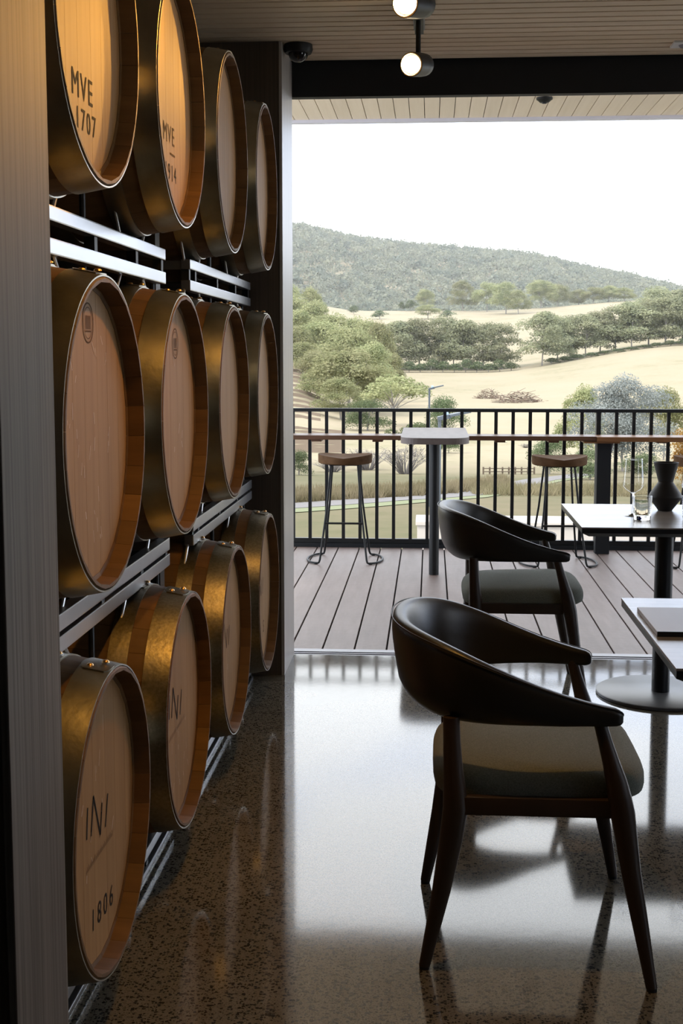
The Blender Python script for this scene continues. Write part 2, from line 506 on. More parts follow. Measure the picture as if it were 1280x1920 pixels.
struct('door_beam', MB().box(-1.9, 4.8, FY, FY + 0.05, 2.472, 2.92), M['dark'], 'dark steel beam over the wide door opening', 'beam')

# soffit outside, boards running away from the room
SOF = 3.0
sof = struct('soffit', MB().box(-3.6, 6.2, FY, 9.03, SOF + 0.02, SOF + 0.22), M['gap'], 'timber lined soffit over the deck', 'soffit')
sb_me = MB().box(0.003, 0.1000, FY + 0.17, 9.01, SOF, SOF + 0.02, 0.002).mesh('board', M['soffit'])
for k in range(-31, 63):
    link('board', sb_me, sof, (-0.362 + k * 0.1015, 0, 0))
struct('trim_1', MB().box(-3.6, 6.2, 9.01, 9.07, SOF - 0.022, SOF + 0.24, 0.004), M['fascia'], 'pale roof edge flashing above the deck', 'fascia')
struct('roof', MB().box(-3.6, 6.2, -3.4, 9.07, SOF + 0.24, SOF + 0.34).box(-1.95, 4.8, -3.4, FY + 0.16, CEIL + 0.25, SOF + 0.24), M['dark'],
       'flat roof over the room and the deck', 'roof')

# deck
deck = struct('timber_deck', MB().box(-2.6, 4.9, FY + 0.11, 8.86, -0.25, -0.028), M['gap'], 'dark substructure under the deck boards', 'deck')
db_me = MB().box(0.004, 0.1447, FY + 0.11, 8.86, -0.028, 0.0, 0.003).mesh('board', M['deck'])
for k in range(-14, 34):
    link('board', db_me, deck, (-0.4937 + k * 0.1487, 0, 0))

tr = struct('door_track', MB().box(-0.63, 4.6, FY, FY + 0.11, -0.03, -0.006), M['gap'], 'recessed aluminium door track between concrete and deck', 'track')
for a, b, h in ((0.002, 0.012, 0.0), (0.028, 0.040, 0.001), (0.056, 0.108, 0.002)):
    MB().box(-0.63, 4.6, FY + a, FY + b, -0.028, h).build('rail', M['alu'], tr)

# pillars at each end of the barrel bay
p = struct('pillar', MB().box(-1.75, -0.625, 5.2, FY, 0, CEIL), M['veneer_dark'], 'smoked oak pillar at the far end of the barrel racks', 'pillar')
MB().box(-0.625, -0.612, 5.197, FY, 0, CEIL, 0.002).build('edge_panel', M['veneer_lit'], p)
p = struct('pillar', MB().box(-1.75, -0.6195, 1.735, 1.985, 0, CEIL), M['veneer_dark'], 'grey veneered pillar closing the near end of the barrel racks', 'pillar')
MB().box(-0.6195, -0.606, 1.733, 1.988, 0, CEIL, 0.002).build('edge_panel', M['veneer'], p)
struct('column', MB().box(-0.86, -0.775, 3.525, 3.582, 0, CEIL), M['black'], 'black steel column between the two rack bays', 'column')
struct('wall_near', MB().box(-1.75, -0.75, -3.2, 1.735, 0, CEIL), M['dark'], 'dark wall beside the near pillar', 'wall')

# ================================================================== BARREL RACKS
X_F = -0.735
SECT = ((2.05, 3.475), (3.832, 5.115))
YB = {1: 2.377, 2: 3.157, 3: 3.952, 4: 4.765}
ZB = {'b': 0.4436, 'm': 1.2086, 't': 1.981}
levels = [(0.015, 0.0, 0.067, 0.040, 'floor'), (0.800, 0.766, 0.845, 0.810, 'lower'), (1.587, 1.555, 1.650, 1.620, 'upper')]
names = {('floor', 0): 'zinc rack base on the floor under the two nearest bottom barrels',
         ('floor', 1): 'zinc rack base on the floor under the two bottom barrels by the far pillar',
         ('lower', 0): 'paired zinc rack rails between bottom and middle barrels, close to the grey near pillar',
         ('lower', 1): 'paired zinc rack rails between bottom and middle barrels, beside the far pillar',
         ('upper', 0): 'bright paired rack rails between middle and top barrels, close to the grey near pillar',
         ('upper', 1): 'bright paired rack rails between middle and top barrels, beside the far pillar'}
for (l1, l0, u1, u0, ln) in levels:
    for si, (ya, yb) in enumerate(SECT):
        r = thing('barrel_rack', names[(ln, si)], 'rack', (0, ya, 0), 0, 'steel barrel racks')
        L = yb - ya
        MB().box(X_F - 0.03, X_F, 0, L, u0, u1, 0.003).build('upper_rail', M['rail'], r)
        MB().box(X_F - 0.03, X_F, 0, L, l0, l1, 0.003).build('lower_rail', M['rail'], r)
        MB().box(X_F - 0.64, X_F - 0.61, 0, L, u0, u1, 0.003).build('rear_rail', M['rail'], r)
        MB().box(X_F - 0.64, X_F - 0.61, 0, L, l0, l1, 0.003).build('rear_rail', M['rail'], r)
        for yy in (0.004, L - 0.024):
            MB().box(X_F - 0.61, X_F - 0.03, yy, yy + 0.02, u0, u1 - 0.004).build('cross_bar', M['rail'], r)
        c_me = MB().box(-0.012, 0.012, -0.012, 0.012, l1, u0).mesh('spacer', M['black'])
        bc = [YB[k] - ya for k in ((1, 2) if si == 0 else (3, 4))]
        mids = sorted([0.02, L - 0.02, sum(bc) / 2, bc[0], bc[1]])
        for yy in mids:
            link('spacer', c_me, r, (X_F - 0.018, yy, 0))
        for yc in bc:
            for sgn in (-1, 1):
                MB().tube([(X_F - 0.02, yc + sgn * 0.115, u1 - 0.004), (X_F - 0.02, yc + sgn * 0.175, u1 + 0.065)], 0.0045, 8).build('cradle_rod', M['rod'], r)
                if ln != 'floor':
                    MB().tube([(X_F - 0.02, yc + sgn * 0.115, l0 + 0.004), (X_F - 0.02, yc + sgn * 0.175, l0 - 0.05)], 0.0045, 8).build('cradle_rod', M['rod'], r)
        if ln != 'upper':
            top = 0.766 if ln == 'floor' else 1.555
            for yy in (sum(bc) / 2, L - 0.02):
                MB().tube([(X_F - 0.035, yy, u1), (X_F - 0.035, yy, top)], 0.007, 8).build('upright_rod', M['black'], r)
        else:
            MB().tube([(X_F - 0.035, sum(bc) / 2, u1), (X_F - 0.035, sum(bc) / 2, 2.3)], 0.007, 8).build('upright_rod', M['black'], r)

# ================================================================== BARRELS
X_RIM = -0.6166
LEN = 0.90
def RR(s):
    return 0.300 + 0.046 * (1 - ((s - LEN / 2) / (LEN / 2)) ** 2)
NST = 28
def stave_mesh():
    v = []; f = []
    half = PI / NST - 0.0012
    ss = [0, 0.006, 0.034, 0.036, 0.12, 0.24, 0.36, 0.45, 0.54, 0.66, 0.78, 0.864, 0.866, 0.894, 0.90]
    for s in ss:
        ro = RR(s) - (0.004 if s in (0, 0.90) else 0)
        ri = RR(s) - 0.028
        if s <= 0.034 or s >= 0.866:
            ri = RR(s) - (0.009 if s in (0, 0.90) else 0.011 if s in (0.006, 0.894) else 0.019)
        for a, r in ((-half, ro), (0, ro + 0.0012), (half, ro), (half, ri), (-half, ri)):
            v.append((-s, r * math.sin(a), r * math.cos(a)))
    n = 5
    for i in range(len(ss) - 1):
        for k in range(n):
            f.append((i * n + k, i * n + (k + 1) % n, (i + 1) * n + (k + 1) % n, (i + 1) * n + k))
    f.append((0, 1, 2, 3, 4)); k = (len(ss) - 1) * n
    f.append((k + 4, k + 3, k + 2, k + 1, k))
    b = MB().add(v, f)
    return b.mesh('stave', M['stave'], 40)
STAVE = stave_mesh()

def head_board_meshes(s, r):
    cuts = [-r, -0.205, -0.118, -0.040, 0.052, 0.128, 0.212, r]
    out = []
    for a, b in zip(cuts, cuts[1:]):
        a += 0.0004; b -= 0.0004
        ys = [a + (b - a) * i / 8 for i in range(9)]
        up = [(y, math.sqrt(max(r * r - y * y, 1e-6))) for y in ys]
        poly = up + [(y, -z) for y, z in reversed(up)]
        n = len(poly)
        v = [(-s, y, z) for y, z in poly] + [(-s - 0.022, y, z) for y, z in poly]
        f = [tuple(range(n)), tuple(range(2 * n - 1, n - 1, -1))] + [(i, (i + 1) % n, n + (i + 1) % n, n + i) for i in range(n)]
        out.append(MB().add(v, f).mesh('head_board', M['oak']))
    return out
RECESS = 0.037
HEADS = head_board_meshes(RECESS, 0.2875)

def hoop_mesh(s0, s1, m):
    ss = [s0 + (s1 - s0) * i / 3 for i in range(4)]
    prof = [(RR(s) + 0.0032, -s) for s in ss] + [(RR(s) + 0.0002, -s) for s in reversed(ss)]
    return MB().lathe(prof, 96, axis='x', closed=True).mesh('hoop', m, 50)
HOOPS = [(0.0025, 0.064), (0.104, 0.152), (0.262, 0.306), (0.594, 0.638), (0.748, 0.796), (0.836, 0.8975)]
HM = {k: [hoop_mesh(a, b, M[k]) for a, b in HOOPS] for k in ('hoop', 'hoop_worn')}

def lap_mesh(s0, s1, m):
    v = []; f = []
    N = 8
    for j, s in enumerate((s0 + 0.001, s1 - 0.001)):
        for k in range(N + 1):
            t = k / N
            a = -0.11 + 0.22 * t
            tap = 1 - 0.30 * (abs(2 * t - 1) ** 3)
            sm = (s0 + s1) / 2
            s_ = sm + (s - sm) * tap
            for dr in (0.0058, 0.003):
                r = RR(s_) + dr
                v.append((-s_, r * math.sin(a), r * math.cos(a)))
    w_ = 2 * (N + 1)
    for k in range(N):
        a = 2 * k
        f += [(a, a + 2, w_ + a + 2, w_ + a), (a + 1, w_ + a + 1, w_ + a + 3, a + 3), (a, a + 1, a + 3, a + 2), (w_ + a, w_ + a + 2, w_ + a + 3, w_ + a + 1)]
    f += [(0, w_, w_ + 1, 1), (2 * N, 2 * N + 1, w_ + 2 * N + 1, w_ + 2 * N)]
    return MB().add(v, f).mesh('hoop_lap', m, 50)
LAPS = {k: [lap_mesh(a, b, M[k]) for a, b in HOOPS[:2]] for k in ('hoop', 'hoop_worn')}
RIV = MB().lathe([(0.0001, 0.006), (0.0045, 0.0052), (0.0072, 0.0026), (0.008, 0.0)], 12).mesh('rivet', M['brass'], 60)

def text_mesh(s, size, m, off=0.0, spacing=1.0):
    cu = bpy.data.curves.new('stencil_text', 'FONT')
    cu.body = s; cu.size = size; cu.align_x = 'CENTER'; cu.space_character = spacing
    cu.resolution_u = 3
    cu.offset = 0.0
    o = bpy.data.objects.new('stencil_text', cu)
    COL.objects.link(o)
    bpy.context.view_layer.update()
    me = bpy.data.meshes.new_from_object(o.evaluated_get(bpy.context.evaluated_depsgraph_get()))
    bpy.data.objects.remove(o); bpy.data.curves.remove(cu)
    me.transform(Matrix(((0, 0, 1, 0), (1, 0, 0, 0), (0, 1, 0, 0), (0, 0, 0, 1))))
    me.materials.clear(); me.materials.append(m)
    return me

def stroke(b, a, c, wd):
    (ay, az), (cy, cz) = a, c
    d = Vector((cy - ay, cz - az)); d.normalize(); nx, nz = -d.y * wd / 2, d.x * wd / 2
    b.add([(0, ay + nx, az + nz), (0, cy + nx, cz + nz), (0, cy - nx, cz - nz), (0, ay - nx, az - nz)], [(0, 1, 2, 3)])

def stamp_mesh(m):
    b = MB()
    for r0, r1 in ((0.036, 0.039), (0.029, 0.0305)):
        n = 32
        v = []; f = []
        for k in range(n):
            a = 2 * PI * k / n
            v += [(0, r0 * math.cos(a), r0 * math.sin(a)), (0, r1 * math.cos(a), r1 * math.sin(a))]
        for k in range(n):
            j = (k + 1) % n
            f.append((2 * k, 2 * k + 1, 2 * j + 1, 2 * j))
        b.add(v, f)
    for i in range(5):
        stroke(b, (-0.016 + i * 0.008, -0.012), (-0.016 + i * 0.008, 0.014), 0.003)
    stroke(b, (-0.02, -0.016), (0.02, -0.016), 0.003)
    return b.mesh('stamp', m)

def peaks_mesh(m, k=1.0):
    b = MB()
    for a, c in (((-0.093, -0.010), (-0.082, 0.050)), ((-0.062, -0.015), (-0.040, 0.058)), ((-0.040, 0.058), (0.005, -0.038)),
                 ((0.005, -0.038), (0.022, 0.022)), ((0.044, -0.037), (0.067, 0.025))):
        stroke(b, (a[0] * k, a[1] * k), (c[0] * k, c[1] * k), 0.0075)
    return b.mesh('emblem', m)

def scratches(seed, n, z0, z1):
    r_ = random.Random(seed); b = MB()
    for i in range(n):
        y = r_.uniform(-0.17, 0.13); z = r_.uniform(z0, z1); L = r_.uniform(0.008, 0.035); a = r_.uniform(0.9, 2.2)
        stroke(b, (y, z), (y + L * math.cos(a), z + L * math.sin(a)), r_.uniform(0.0012, 0.003))
    return b.mesh('scratches', M['chalk'])

def barrel(row, k, label, hoop):
    b = thing('wine_barrel', label, 'barrel', (X_RIM, YB[k], ZB[row]), 0, 'oak barrels on the rack wall')
    ro = random.Random(row + str(k)).uniform(0, 0.2)
    for i in range(NST):
        link('stave', STAVE, b).rotation_euler = (ro + i * 2 * PI / NST, 0, 0)
    for me in HEADS:
        link('head_board', me, b)
    rear = MB().disc(0.283, (-LEN + RECESS, 0, 0), 40, 'x').build('rear_head', M['oak'], b)
    tilt = {'t': -0.12, 'm': 0.05, 'b': 0.0}[row]
    for j, me in enumerate(HM[hoop]):
        h = link('hoop', me, b)
        if j < 2:
            lp = link('hoop_lap', LAPS[hoop][j], h)
            s0, s1 = HOOPS[j]; sm = (s0 + s1) / 2
            for a in (-0.045, 0.045):
                rr = RR(sm) + 0.0055
                rv = link('rivet', RIV, h, (-sm - (0.012 if a < 0 else -0.012), rr * math.sin(a), rr * math.cos(a)))
                rv.rotation_euler = (-a, 0, 0)
    return b

def mark(b, name, me, y, z, rot=0.0):
    o = link(name, me, b, (-RECESS + 0.0008, y, z))
    o.rotation_euler = (rot, 0, 0)
    if name in ('scratches', 'small_lettering'): o['kind'] = 'stuff'
    return o

bl = {
 ('t', 1): 'orange-lit oak barrel in the top row with bold 1707 stencil, closest to the near pillar',
 ('t', 2): 'orange-lit oak barrel in the top row with faded 914 stencil, second from the near pillar',
 ('t', 3): 'oak barrel in the top row, unmarked, third from the near pillar',
 ('t', 4): 'darkest oak barrel in the top row, next to the far pillar',
 ('m', 1): 'scratched oak barrel with round stamp in the middle row, closest to the near pillar',
 ('m', 2): 'plain oak barrel in the middle row, second from the near pillar',
 ('m', 3): 'plain oak barrel in the middle row, third from the near pillar',
 ('m', 4): 'plain oak barrel in the middle row, next to the far pillar',
 ('b', 1): 'oak barrel near the floor stencilled with zigzag emblem and 1806',
 ('b', 2): 'oak barrel in the bottom row with zigzag emblem, second from the near pillar',
 ('b', 3): 'oak barrel with shiny spotted hoop in the bottom row, third from the near pillar',
 ('b', 4): 'oak barrel in the bottom row, next to the far pillar',
}
BR = {}
for (row, k), lb in bl.items():
    BR[(row, k)] = barrel(row, k, lb, 'hoop_worn' if row == 'b' and k > 1 else 'hoop')
mark(BR[('t', 1)], 'stencil', text_mesh('MVE', 0.070, M['ink'], 0.0, 1.2), -0.013, -0.147)
mark(BR[('t', 1)], 'stencil', text_mesh('1707', 0.058, M['ink'], 0.0, 1.3), 0.008, -0.203)
mark(BR[('t', 2)], 'stencil', text_mesh('MVE', 0.066, M['ink_faint'], 0.0, 1.2), -0.012, -0.098)
lm = MB(); stroke(lm, (-0.03, 0), (0.03, 0), 0.005)
mark(BR[('t', 2)], 'dash', lm.mesh('dash', M['ink_faint']), 0.03, -0.121)
mark(BR[('t', 2)], 'stencil', text_mesh('1914', 0.058, M['ink'], 0.0, 1.25), 0.005, -0.187)
mark(BR[('m', 1)], 'stamp', stamp_mesh(M['ink_faint']), -0.008, 0.213)
mark(BR[('m', 1)], 'scratches', scratches(3, 30, -0.22, 0.18), 0.0, 0)
mark(BR[('m', 2)], 'stamp', stamp_mesh(M['ink_faint']), 0.03, 0.18)
mark(BR[('m', 2)], 'scratches', scratches(5, 6, -0.1, 0.2), 0.0, 0)
mark(BR[('b', 1)], 'emblem', peaks_mesh(M['ink']), 0.0, 0.0, 0.0)
sm_ = MB()
for i in range(26):
    stroke(sm_, (-0.10 + i * 0.0078, -0.004), (-0.10 + i * 0.0078, 0.004 + 0.003 * (i % 3)), 0.0018)
mark(BR[('b', 1)], 'small_lettering', sm_.mesh('small_lettering', M['ink_faint']), 0.0, -0.072, 0.0)
mark(BR[('b', 1)], 'stencil', text_mesh('1806', 0.062, M['ink'], 0.0, 1.5), 0.008, -0.213, -0.08)
mark(BR[('b', 1)], 'scratches', scratches(8, 14, -0.1, 0.18), 0.0, 0)
mark(BR[('b', 2)], 'emblem', peaks_mesh(M['ink']), -0.016, 0.01, 0.0)
mark(BR[('b', 2)], 'small_lettering', sm_.mesh('small_lettering', M['ink_faint']), -0.012, -0.052, 0.05)
mark(BR[('b', 2)], 'scratches', scratches(9, 20, -0.22, -0.04), 0.0, 0)
mark(BR[('b', 3)], 'emblem', peaks_mesh(M['ink_faint']), -0.016, 0.01, 0.0)
mark(BR[('b', 3)], 'scratches', scratches(11, 8, -0.15, 0.1), 0.0, 0)
mark(BR[('b', 4)], 'emblem', peaks_mesh(M['ink_faint']), 0.0, 0.02, 0.0)
mark(BR[('b', 4)], 'stencil', text_mesh('S', 0.07, M['ink_faint'], 0.0), 0.07, -0.175)

# ================================================================== TRACK LIGHTS
XT = -0.055
track = thing('lighting_track', 'slim black ceiling track carrying the spotlights', 'light track', (XT, 0, CEIL))
MB().box(-0.017, 0.017, -0.4, 5.02, -0.028, 0.0, 0.002).build('channel', M['black'], track)
MB().box(-0.0215, -0.017, -0.4, 5.02, -0.012, 0.0).build('flange', M['alu'], track)
MB().box(0.017, 0.0215, -0.4, 5.02, -0.012, 0.0).build('flange', M['alu'], track)

def spotlight(y, aim, label, energy, cone=1.9, lens=True):
    s = thing('track_spotlight', label, 'spotlight', (XT, y, CEIL), 0, 'warm spotlights on the ceiling track')
    MB().box(-0.016, 0.016, -0.055, 0.055, -0.060, -0.028, 0.003).build('adapter', M['black'], s)
    MB().tube([(0, 0, -0.06), (0, 0, -0.20)], 0.009, 12).build('stem', M['black'], s)
    piv = Vector((0, 0, -0.212))
    MB().lathe([(0.0001, 0.022), (0.016, 0.018), (0.020, 0.0), (0.016, -0.018), (0.0001, -0.022)], 16, tuple(piv)).build('knuckle', M['black'], s, 60)
    d = (Vector(aim) - Vector((XT, y, CEIL)) - piv).normalized()
    q = d.to_track_quat('Z', 'Y').to_matrix().to_4x4()
    mtx = Matrix.Translation(piv) @ q
    can = MB().lathe([(0.0001, -0.075), (0.030, -0.075), (0.040, -0.062), (0.0425, -0.02), (0.0425, 0.075), (0.039, 0.078), (0.037, 0.060), (0.0001, 0.055)], 28).xf(mtx).build('can', M['black'], s, 40)
    MB().lathe([(0.0415, 0.0782), (0.0375, 0.0788), (0.0350, 0.062), (0.0385, 0.062)], 28, closed=True).xf(mtx).build('reflector_ring', M['bezel'], s, 40)
    MB().lathe([(0.0001, 0.094), (0.014, 0.091), (0.026, 0.082), (0.031, 0.070), (0.030, 0.0605), (0.0001, 0.0603)], 24).xf(mtx).build('bulb', M['lens'], s, 60)
    ld = bpy.data.lights.new('spot_beam', 'SPOT')
    ld.energy = energy; ld.color = (1.0, 0.46, 0.06); ld.spot_size = cone; ld.spot_blend = 0.8; ld.shadow_soft_size = 0.03
    lo = bpy.data.objects.new('spot_beam', ld); COL.objects.link(lo); lo.parent = s
    lo.location = piv + d * 0.10
    lo.rotation_euler = d.to_track_quat('-Z', 'Y').to_euler()
    return s
spotlight(4.70, (-0.64, 2.95, 2.05), 'lit warm spotlight hanging nearest the dark beam', 62, 0.55)
spotlight(3.90, (-0.64, 2.52, 2.10), 'lit warm spotlight cut off by the top of the picture', 58, 0.66)
spotlight(3.10, (-0.62, 3.45, 1.0), 'warm spotlight on the track above the second barrel column', 22, 1.25)
spotlight(2.30, (-0.42, 2.65, 0.5), 'warm spotlight on the track above the first barrel column', 34, 1.3)

cd = thing('security_camera', 'black dome security camera on the slatted ceiling beside the far pillar', 'camera', (-0.552, 5.265, CEIL))
MB().lathe([(0.0001, 0.0), (0.058, 0.0), (0.060, -0.02), (0.054, -0.034), (0.0001, -0.036)], 28).build('housing', M['black'], cd, 40)
M['dome'] = mat('smoked_dome', (0.01, 0.01, 0.012), 0.08)
MB().lathe([(0.040, -0.030)] + [(0.040 * math.cos(a), -0.036 - 0.034 * math.sin(a)) for a in [i * PI / 2 / 7 for i in range(8)]], 28).build('dome', M['dome'], cd, 60)

vt = thing('emergency_light', 'small white square fitting set into the slatted ceiling', 'light fitting', (1.02, 5.35, CEIL))
MB().box(-0.05, 0.05, -0.05, 0.05, -0.008, 0.0, 0.002).build('plate', M['white'], vt)
MB().lathe([(0.0001, -0.018), (0.018, -0.016), (0.024, -0.008)], 20).build('lens', M['alu'], vt, 60)
sd = thing('smoke_detector', 'small black round detector on the outside soffit', 'detector', (0.715, 8.35, SOF))
MB().lathe([(0.0001, -0.032), (0.030, -0.030), (0.042, -0.018), (0.052, -0.012), (0.052, 0.0)], 24).build('body', M['black'], sd, 50)
MB().lathe([(0.0001, -0.038), (0.014, -0.037), (0.016, -0.030)], 16).build('sensor', M['dark'], sd, 50)
# ================================================================== CHAIRS
def lerp_pts(x, pts):
    if x <= pts[0][0]: return pts[0][1]
    for (a, va), (b, vb) in zip(pts, pts[1:]):
        if x <= b:
            t = (x - a) / (b - a); t = t * t * (3 - 2 * t) * 0.4 + t * 0.6
            return va + (vb - va) * t
    return pts[-1][1]

def shell_path():
    pts = []
    n = 40
    for i in range(n + 1):                       # far arm tip -> round the back -> near arm tip
        th = PI / 2 - PI * i / n
        c, s = math.cos(th), math.sin(th)
        x = -0.045 - 0.243 * abs(c) ** (2 / 2.3)
        y = 0.283 * math.copysign(abs(s) ** (2 / 2.3), s)
        pts.append((x, y))
    arm = [(0.178, 0.2612), (0.1765, 0.2614), (0.172, 0.262), (0.163, 0.2632), (0.15, 0.2647), (0.13, 0.267), (0.10, 0.271), (0.05, 0.277), (0.0, 0.281)]
    return arm + pts + [(x, -y) for x, y in reversed(arm)]

TOPZ = [(-0.29, 0.765), (-0.25, 0.760), (-0.20, 0.745), (-0.14, 0.722), (-0.087, 0.700), (-0.02, 0.671), (0.045, 0.645), (0.12, 0.623), (0.18, 0.609)]
BOTZ = [(-0.29, 0.560), (-0.22, 0.562), (-0.10, 0.573), (0.18, 0.573)]
TOPF = np.polyfit([a for a, b in TOPZ], [b for a, b in TOPZ], 4)
BOTF = np.polyfit([a for a, b in BOTZ], [b for a, b in BOTZ], 2)
def make_chair(name, label, loc):
    t = thing(name, label, 'chair', loc, 0, 'leather armchairs')
    path = [Vector((x, y, 0)) for x, y in shell_path()]
    n = len(path); K = 24
    v = []; f = []; pip = []
    for i, p in enumerate(path):
        a = path[max(i - 1, 0)]; b = path[min(i + 1, n - 1)]
        d = (b - a).normalized(); nrm = Vector((-d.y, d.x, 0))
        if nrm.dot(p - Vector((0.1, 0, 0))) < 0: nrm = -nrm       # outward
        zt, zb = float(np.polyval(TOPF, p.x)), float(np.polyval(BOTF, p.x))
        back = max(0.0, min(1.0, (0.05 - p.x) / 0.3))
        th = 0.017 + 0.008 * back
        e = min(i, n - 1 - i)
        sc = {0: 0.30, 1: 0.60, 2: 0.83, 3: 0.97}.get(e, 1.0)
        zc, hh = (zt + zb) / 2, (zt - zb) / 2
        for k in range(K):
            an = 2 * PI * k / K
            ca, sa = math.cos(an), math.sin(an)
            ex = 2 / 3.2
            du = math.copysign(abs(ca) ** ex, ca) * th * sc
            dz = math.copysign(abs(sa) ** ex, sa) * hh * sc
            fr = (dz + hh) / (2 * hh)
            lean = 0.030 * back * (fr - 0.45) - 0.028 * back * max(0, 0.35 - fr) ** 2 * 8
            q = p + nrm * (du + lean)
            v.append((q.x, q.y, zc + dz))
        fr_t = 1.0
        q = p + nrm * (th * 0.80 * sc + 0.030 * back * 0.5)
        pip.append((q.x, q.y, zc + hh * sc * 0.955))
    for i in range(n - 1):
        for k in range(K):
            f.append((i * K + k, i * K + (k + 1) % K, (i + 1) * K + (k + 1) % K, (i + 1) * K + k))
    f.append(tuple(range(K))); f.append(tuple((n - 1) * K + k for k in reversed(range(K))))
    bk = MB().add(v, f).build('backrest', M['leather'], t, 50)
    MB().tube(pip, 0.0016, 6).build('piping', M['piping'], bk, 60)
    # seat cushion
    v = []; f = []
    prof = [(-0.030, 0.3952), (-0.012, 0.3955), (-0.002, 0.402), (0.0, 0.414), (-0.001, 0.430), (-0.006, 0.444), (-0.018, 0.455), (-0.042, 0.4625), (-0.09, 0.468), (-0.15, 0.471), (-0.20, 0.472)]
    NR = 48
    for off, z in prof:
        for k in range(NR):
            an = 2 * PI * k / NR
            ca, sa = math.cos(an), math.sin(an)
            ex = 2 / 4.5
            hx, hy = 0.237 + off, 0.262 + off
            x = math.copysign(abs(ca) ** ex, ca) * hx
            y = math.copysign(abs(sa) ** ex, sa) * (hy - 0.012 * (0.5 - 0.5 * x / 0.23))
            v.append((x + 0.013, y, z + (0.006 * (x / 0.23) if off > -0.1 else 0)))
    m = len(prof)
    for i in range(m - 1):
        for k in range(NR):
            f.append((i * NR + k, i * NR + (k + 1) % NR, (i + 1) * NR + (k + 1) % NR, (i + 1) * NR + k))
    f.append(tuple(range(NR))); f.append(tuple((m - 1) * NR + k for k in range(NR)))
    MB().add(v, f).build('seat_cushion', M['fabric'], t, 60)
    # seat rail frame
    fr = MB()
    for sgn in (-1, 1):
        fr.box(-0.165, 0.165, sgn * 0.262 - 0.011, sgn * 0.262 + 0.011, 0.372, 0.412, 0.004)
    fr.box(0.150, 0.172, -0.255, 0.255, 0.372, 0.396, 0.004)
    fr.box(-0.185, -0.163, -0.255, 0.255, 0.372, 0.396, 0.004)
    fr.build('seat_frame', M['walnut'], t, 40)
    for sgn in (-1, 1):
        fp = [(0.128, sgn * 0.262, 0.588), (0.140, sgn * 0.264, 0.545), (0.153, sgn * 0.267, 0.50), (0.166, sgn * 0.269, 0.455), (0.175, sgn * 0.270, 0.415), (0.181, sgn * 0.271, 0.385), (0.200, sgn * 0.278, 0.26), (0.248, sgn * 0.293, 0.006)]
        rd = [0.014, 0.015, 0.018, 0.0225, 0.0255, 0.0265, 0.0215, 0.0125]
        lg = MB().tube(fp, rd, 14, flat=0.85).build('leg', M['walnut'], t, 50)
        MB().lathe([(0.0115, 0.007), (0.0115, 0.0), (0.0001, 0.0)], 14, (fp[-1][0], fp[-1][1], 0)).build('glide', M['black'], lg)
        bp_ = [(-0.186, sgn * 0.258, 0.585), (-0.184, sgn * 0.259, 0.53), (-0.181, sgn * 0.260, 0.47), (-0.177, sgn * 0.260, 0.42), (-0.175, sgn * 0.259, 0.385), (-0.184, sgn * 0.254, 0.31), (-0.204, sgn * 0.246, 0.19), (-0.240, sgn * 0.228, 0.006)]
        rd = [0.018, 0.019, 0.0215, 0.0255, 0.0275, 0.0255, 0.0205, 0.0125]
        lg = MB().tube(bp_, rd, 14, flat=0.85).build('leg', M['walnut'], t, 50)
        MB().lathe([(0.0115, 0.007), (0.0115, 0.0), (0.0001, 0.0)], 14, (bp_[-1][0], bp_[-1][1], 0)).build('glide', M['black'], lg)
    return t
chair = make_chair('armchair', 'closest curved black leather armchair with grey-green seat, standing on polished concrete', (0.235, 2.902, 0))
dup(chair, (0.354, 5.025, 0), 'curved black leather armchair near the deck threshold at the table with the vase', 0.0)

# ================================================================== DINING TABLES
def make_table(label, x0, y0_, y1_, W, base_xy):
    t = thing('dining_table', label, 'table', (x0 + W / 2, (y0_ + y1_) / 2, 0), 0, 'square pedestal dining tables')
    D = y1_ - y0_
    MB().box(-W / 2, W / 2, -D / 2, D / 2, 0.7165, 0.722, 0.001).build('tabletop', M['table'], t)
    v = []; 
    a, b = (W / 2 - 0.001, D / 2 - 0.001), (W / 2 - 0.03, D / 2 - 0.03)
    for (hx, hy), z in ((a, 0.7165), (a, 0.700), (b, 0.684)):
        v += [(-hx, -hy, z), (hx, -hy, z), (hx, hy, z), (-hx, hy, z)]
    f = [(3, 2, 1, 0), (8, 9, 10, 11)] + [(i * 4 + k, i * 4 + (k + 1) % 4, i * 4 + 4 + (k + 1) % 4, i * 4 + 4 + k) for i in (0, 1) for k in range(4)]
    MB().add(v, f).build('bevelled_underframe', M['tblack'], t)
    MB().box(-0.18, 0.18, -0.18, 0.18, 0.678, 0.684).build('mounting_plate', M['tblack'], t)
    bx, by = base_xy[0] - (x0 + W / 2), base_xy[1] - (y0_ + y1_) / 2
    MB().lathe([(0.0355, 0.014), (0.0355, 0.68)], 28, (bx, by, 0)).build('column', M['tblack'], t, 50)
    MB().lathe([(0.0001, 0.014), (0.25, 0.014), (0.255, 0.011), (0.255, 0.002), (0.250, 0.0), (0.0001, 0.0)], 56, (bx, by, 0)).build('base_plate', M['tbase'], t, 40)
    return t
make_table('square table with black vase and glasses near the deck', 0.562, 4.66, 5.40, 0.74, (0.930, 5.010))
make_table('square table cut by the picture edge, carrying a leather menu board', 0.505, 2.555, 3.305, 0.74, (0.875, 2.93))
TZ = 0.722
mn = thing('menu_board', 'leather-brown menu board with pale border lying flat on the closer table', 'menu', (0.70, 2.99, TZ))
MB().box(-0.182, 0.182, -0.14, 0.14, 0.0, 0.011, 0.002).build('board', M['menu'], mn)
MB().box(-0.182, 0.182, -0.1445, -0.14, 0.0, 0.012, 0.001).build('front_edge', M['tblack'], mn)

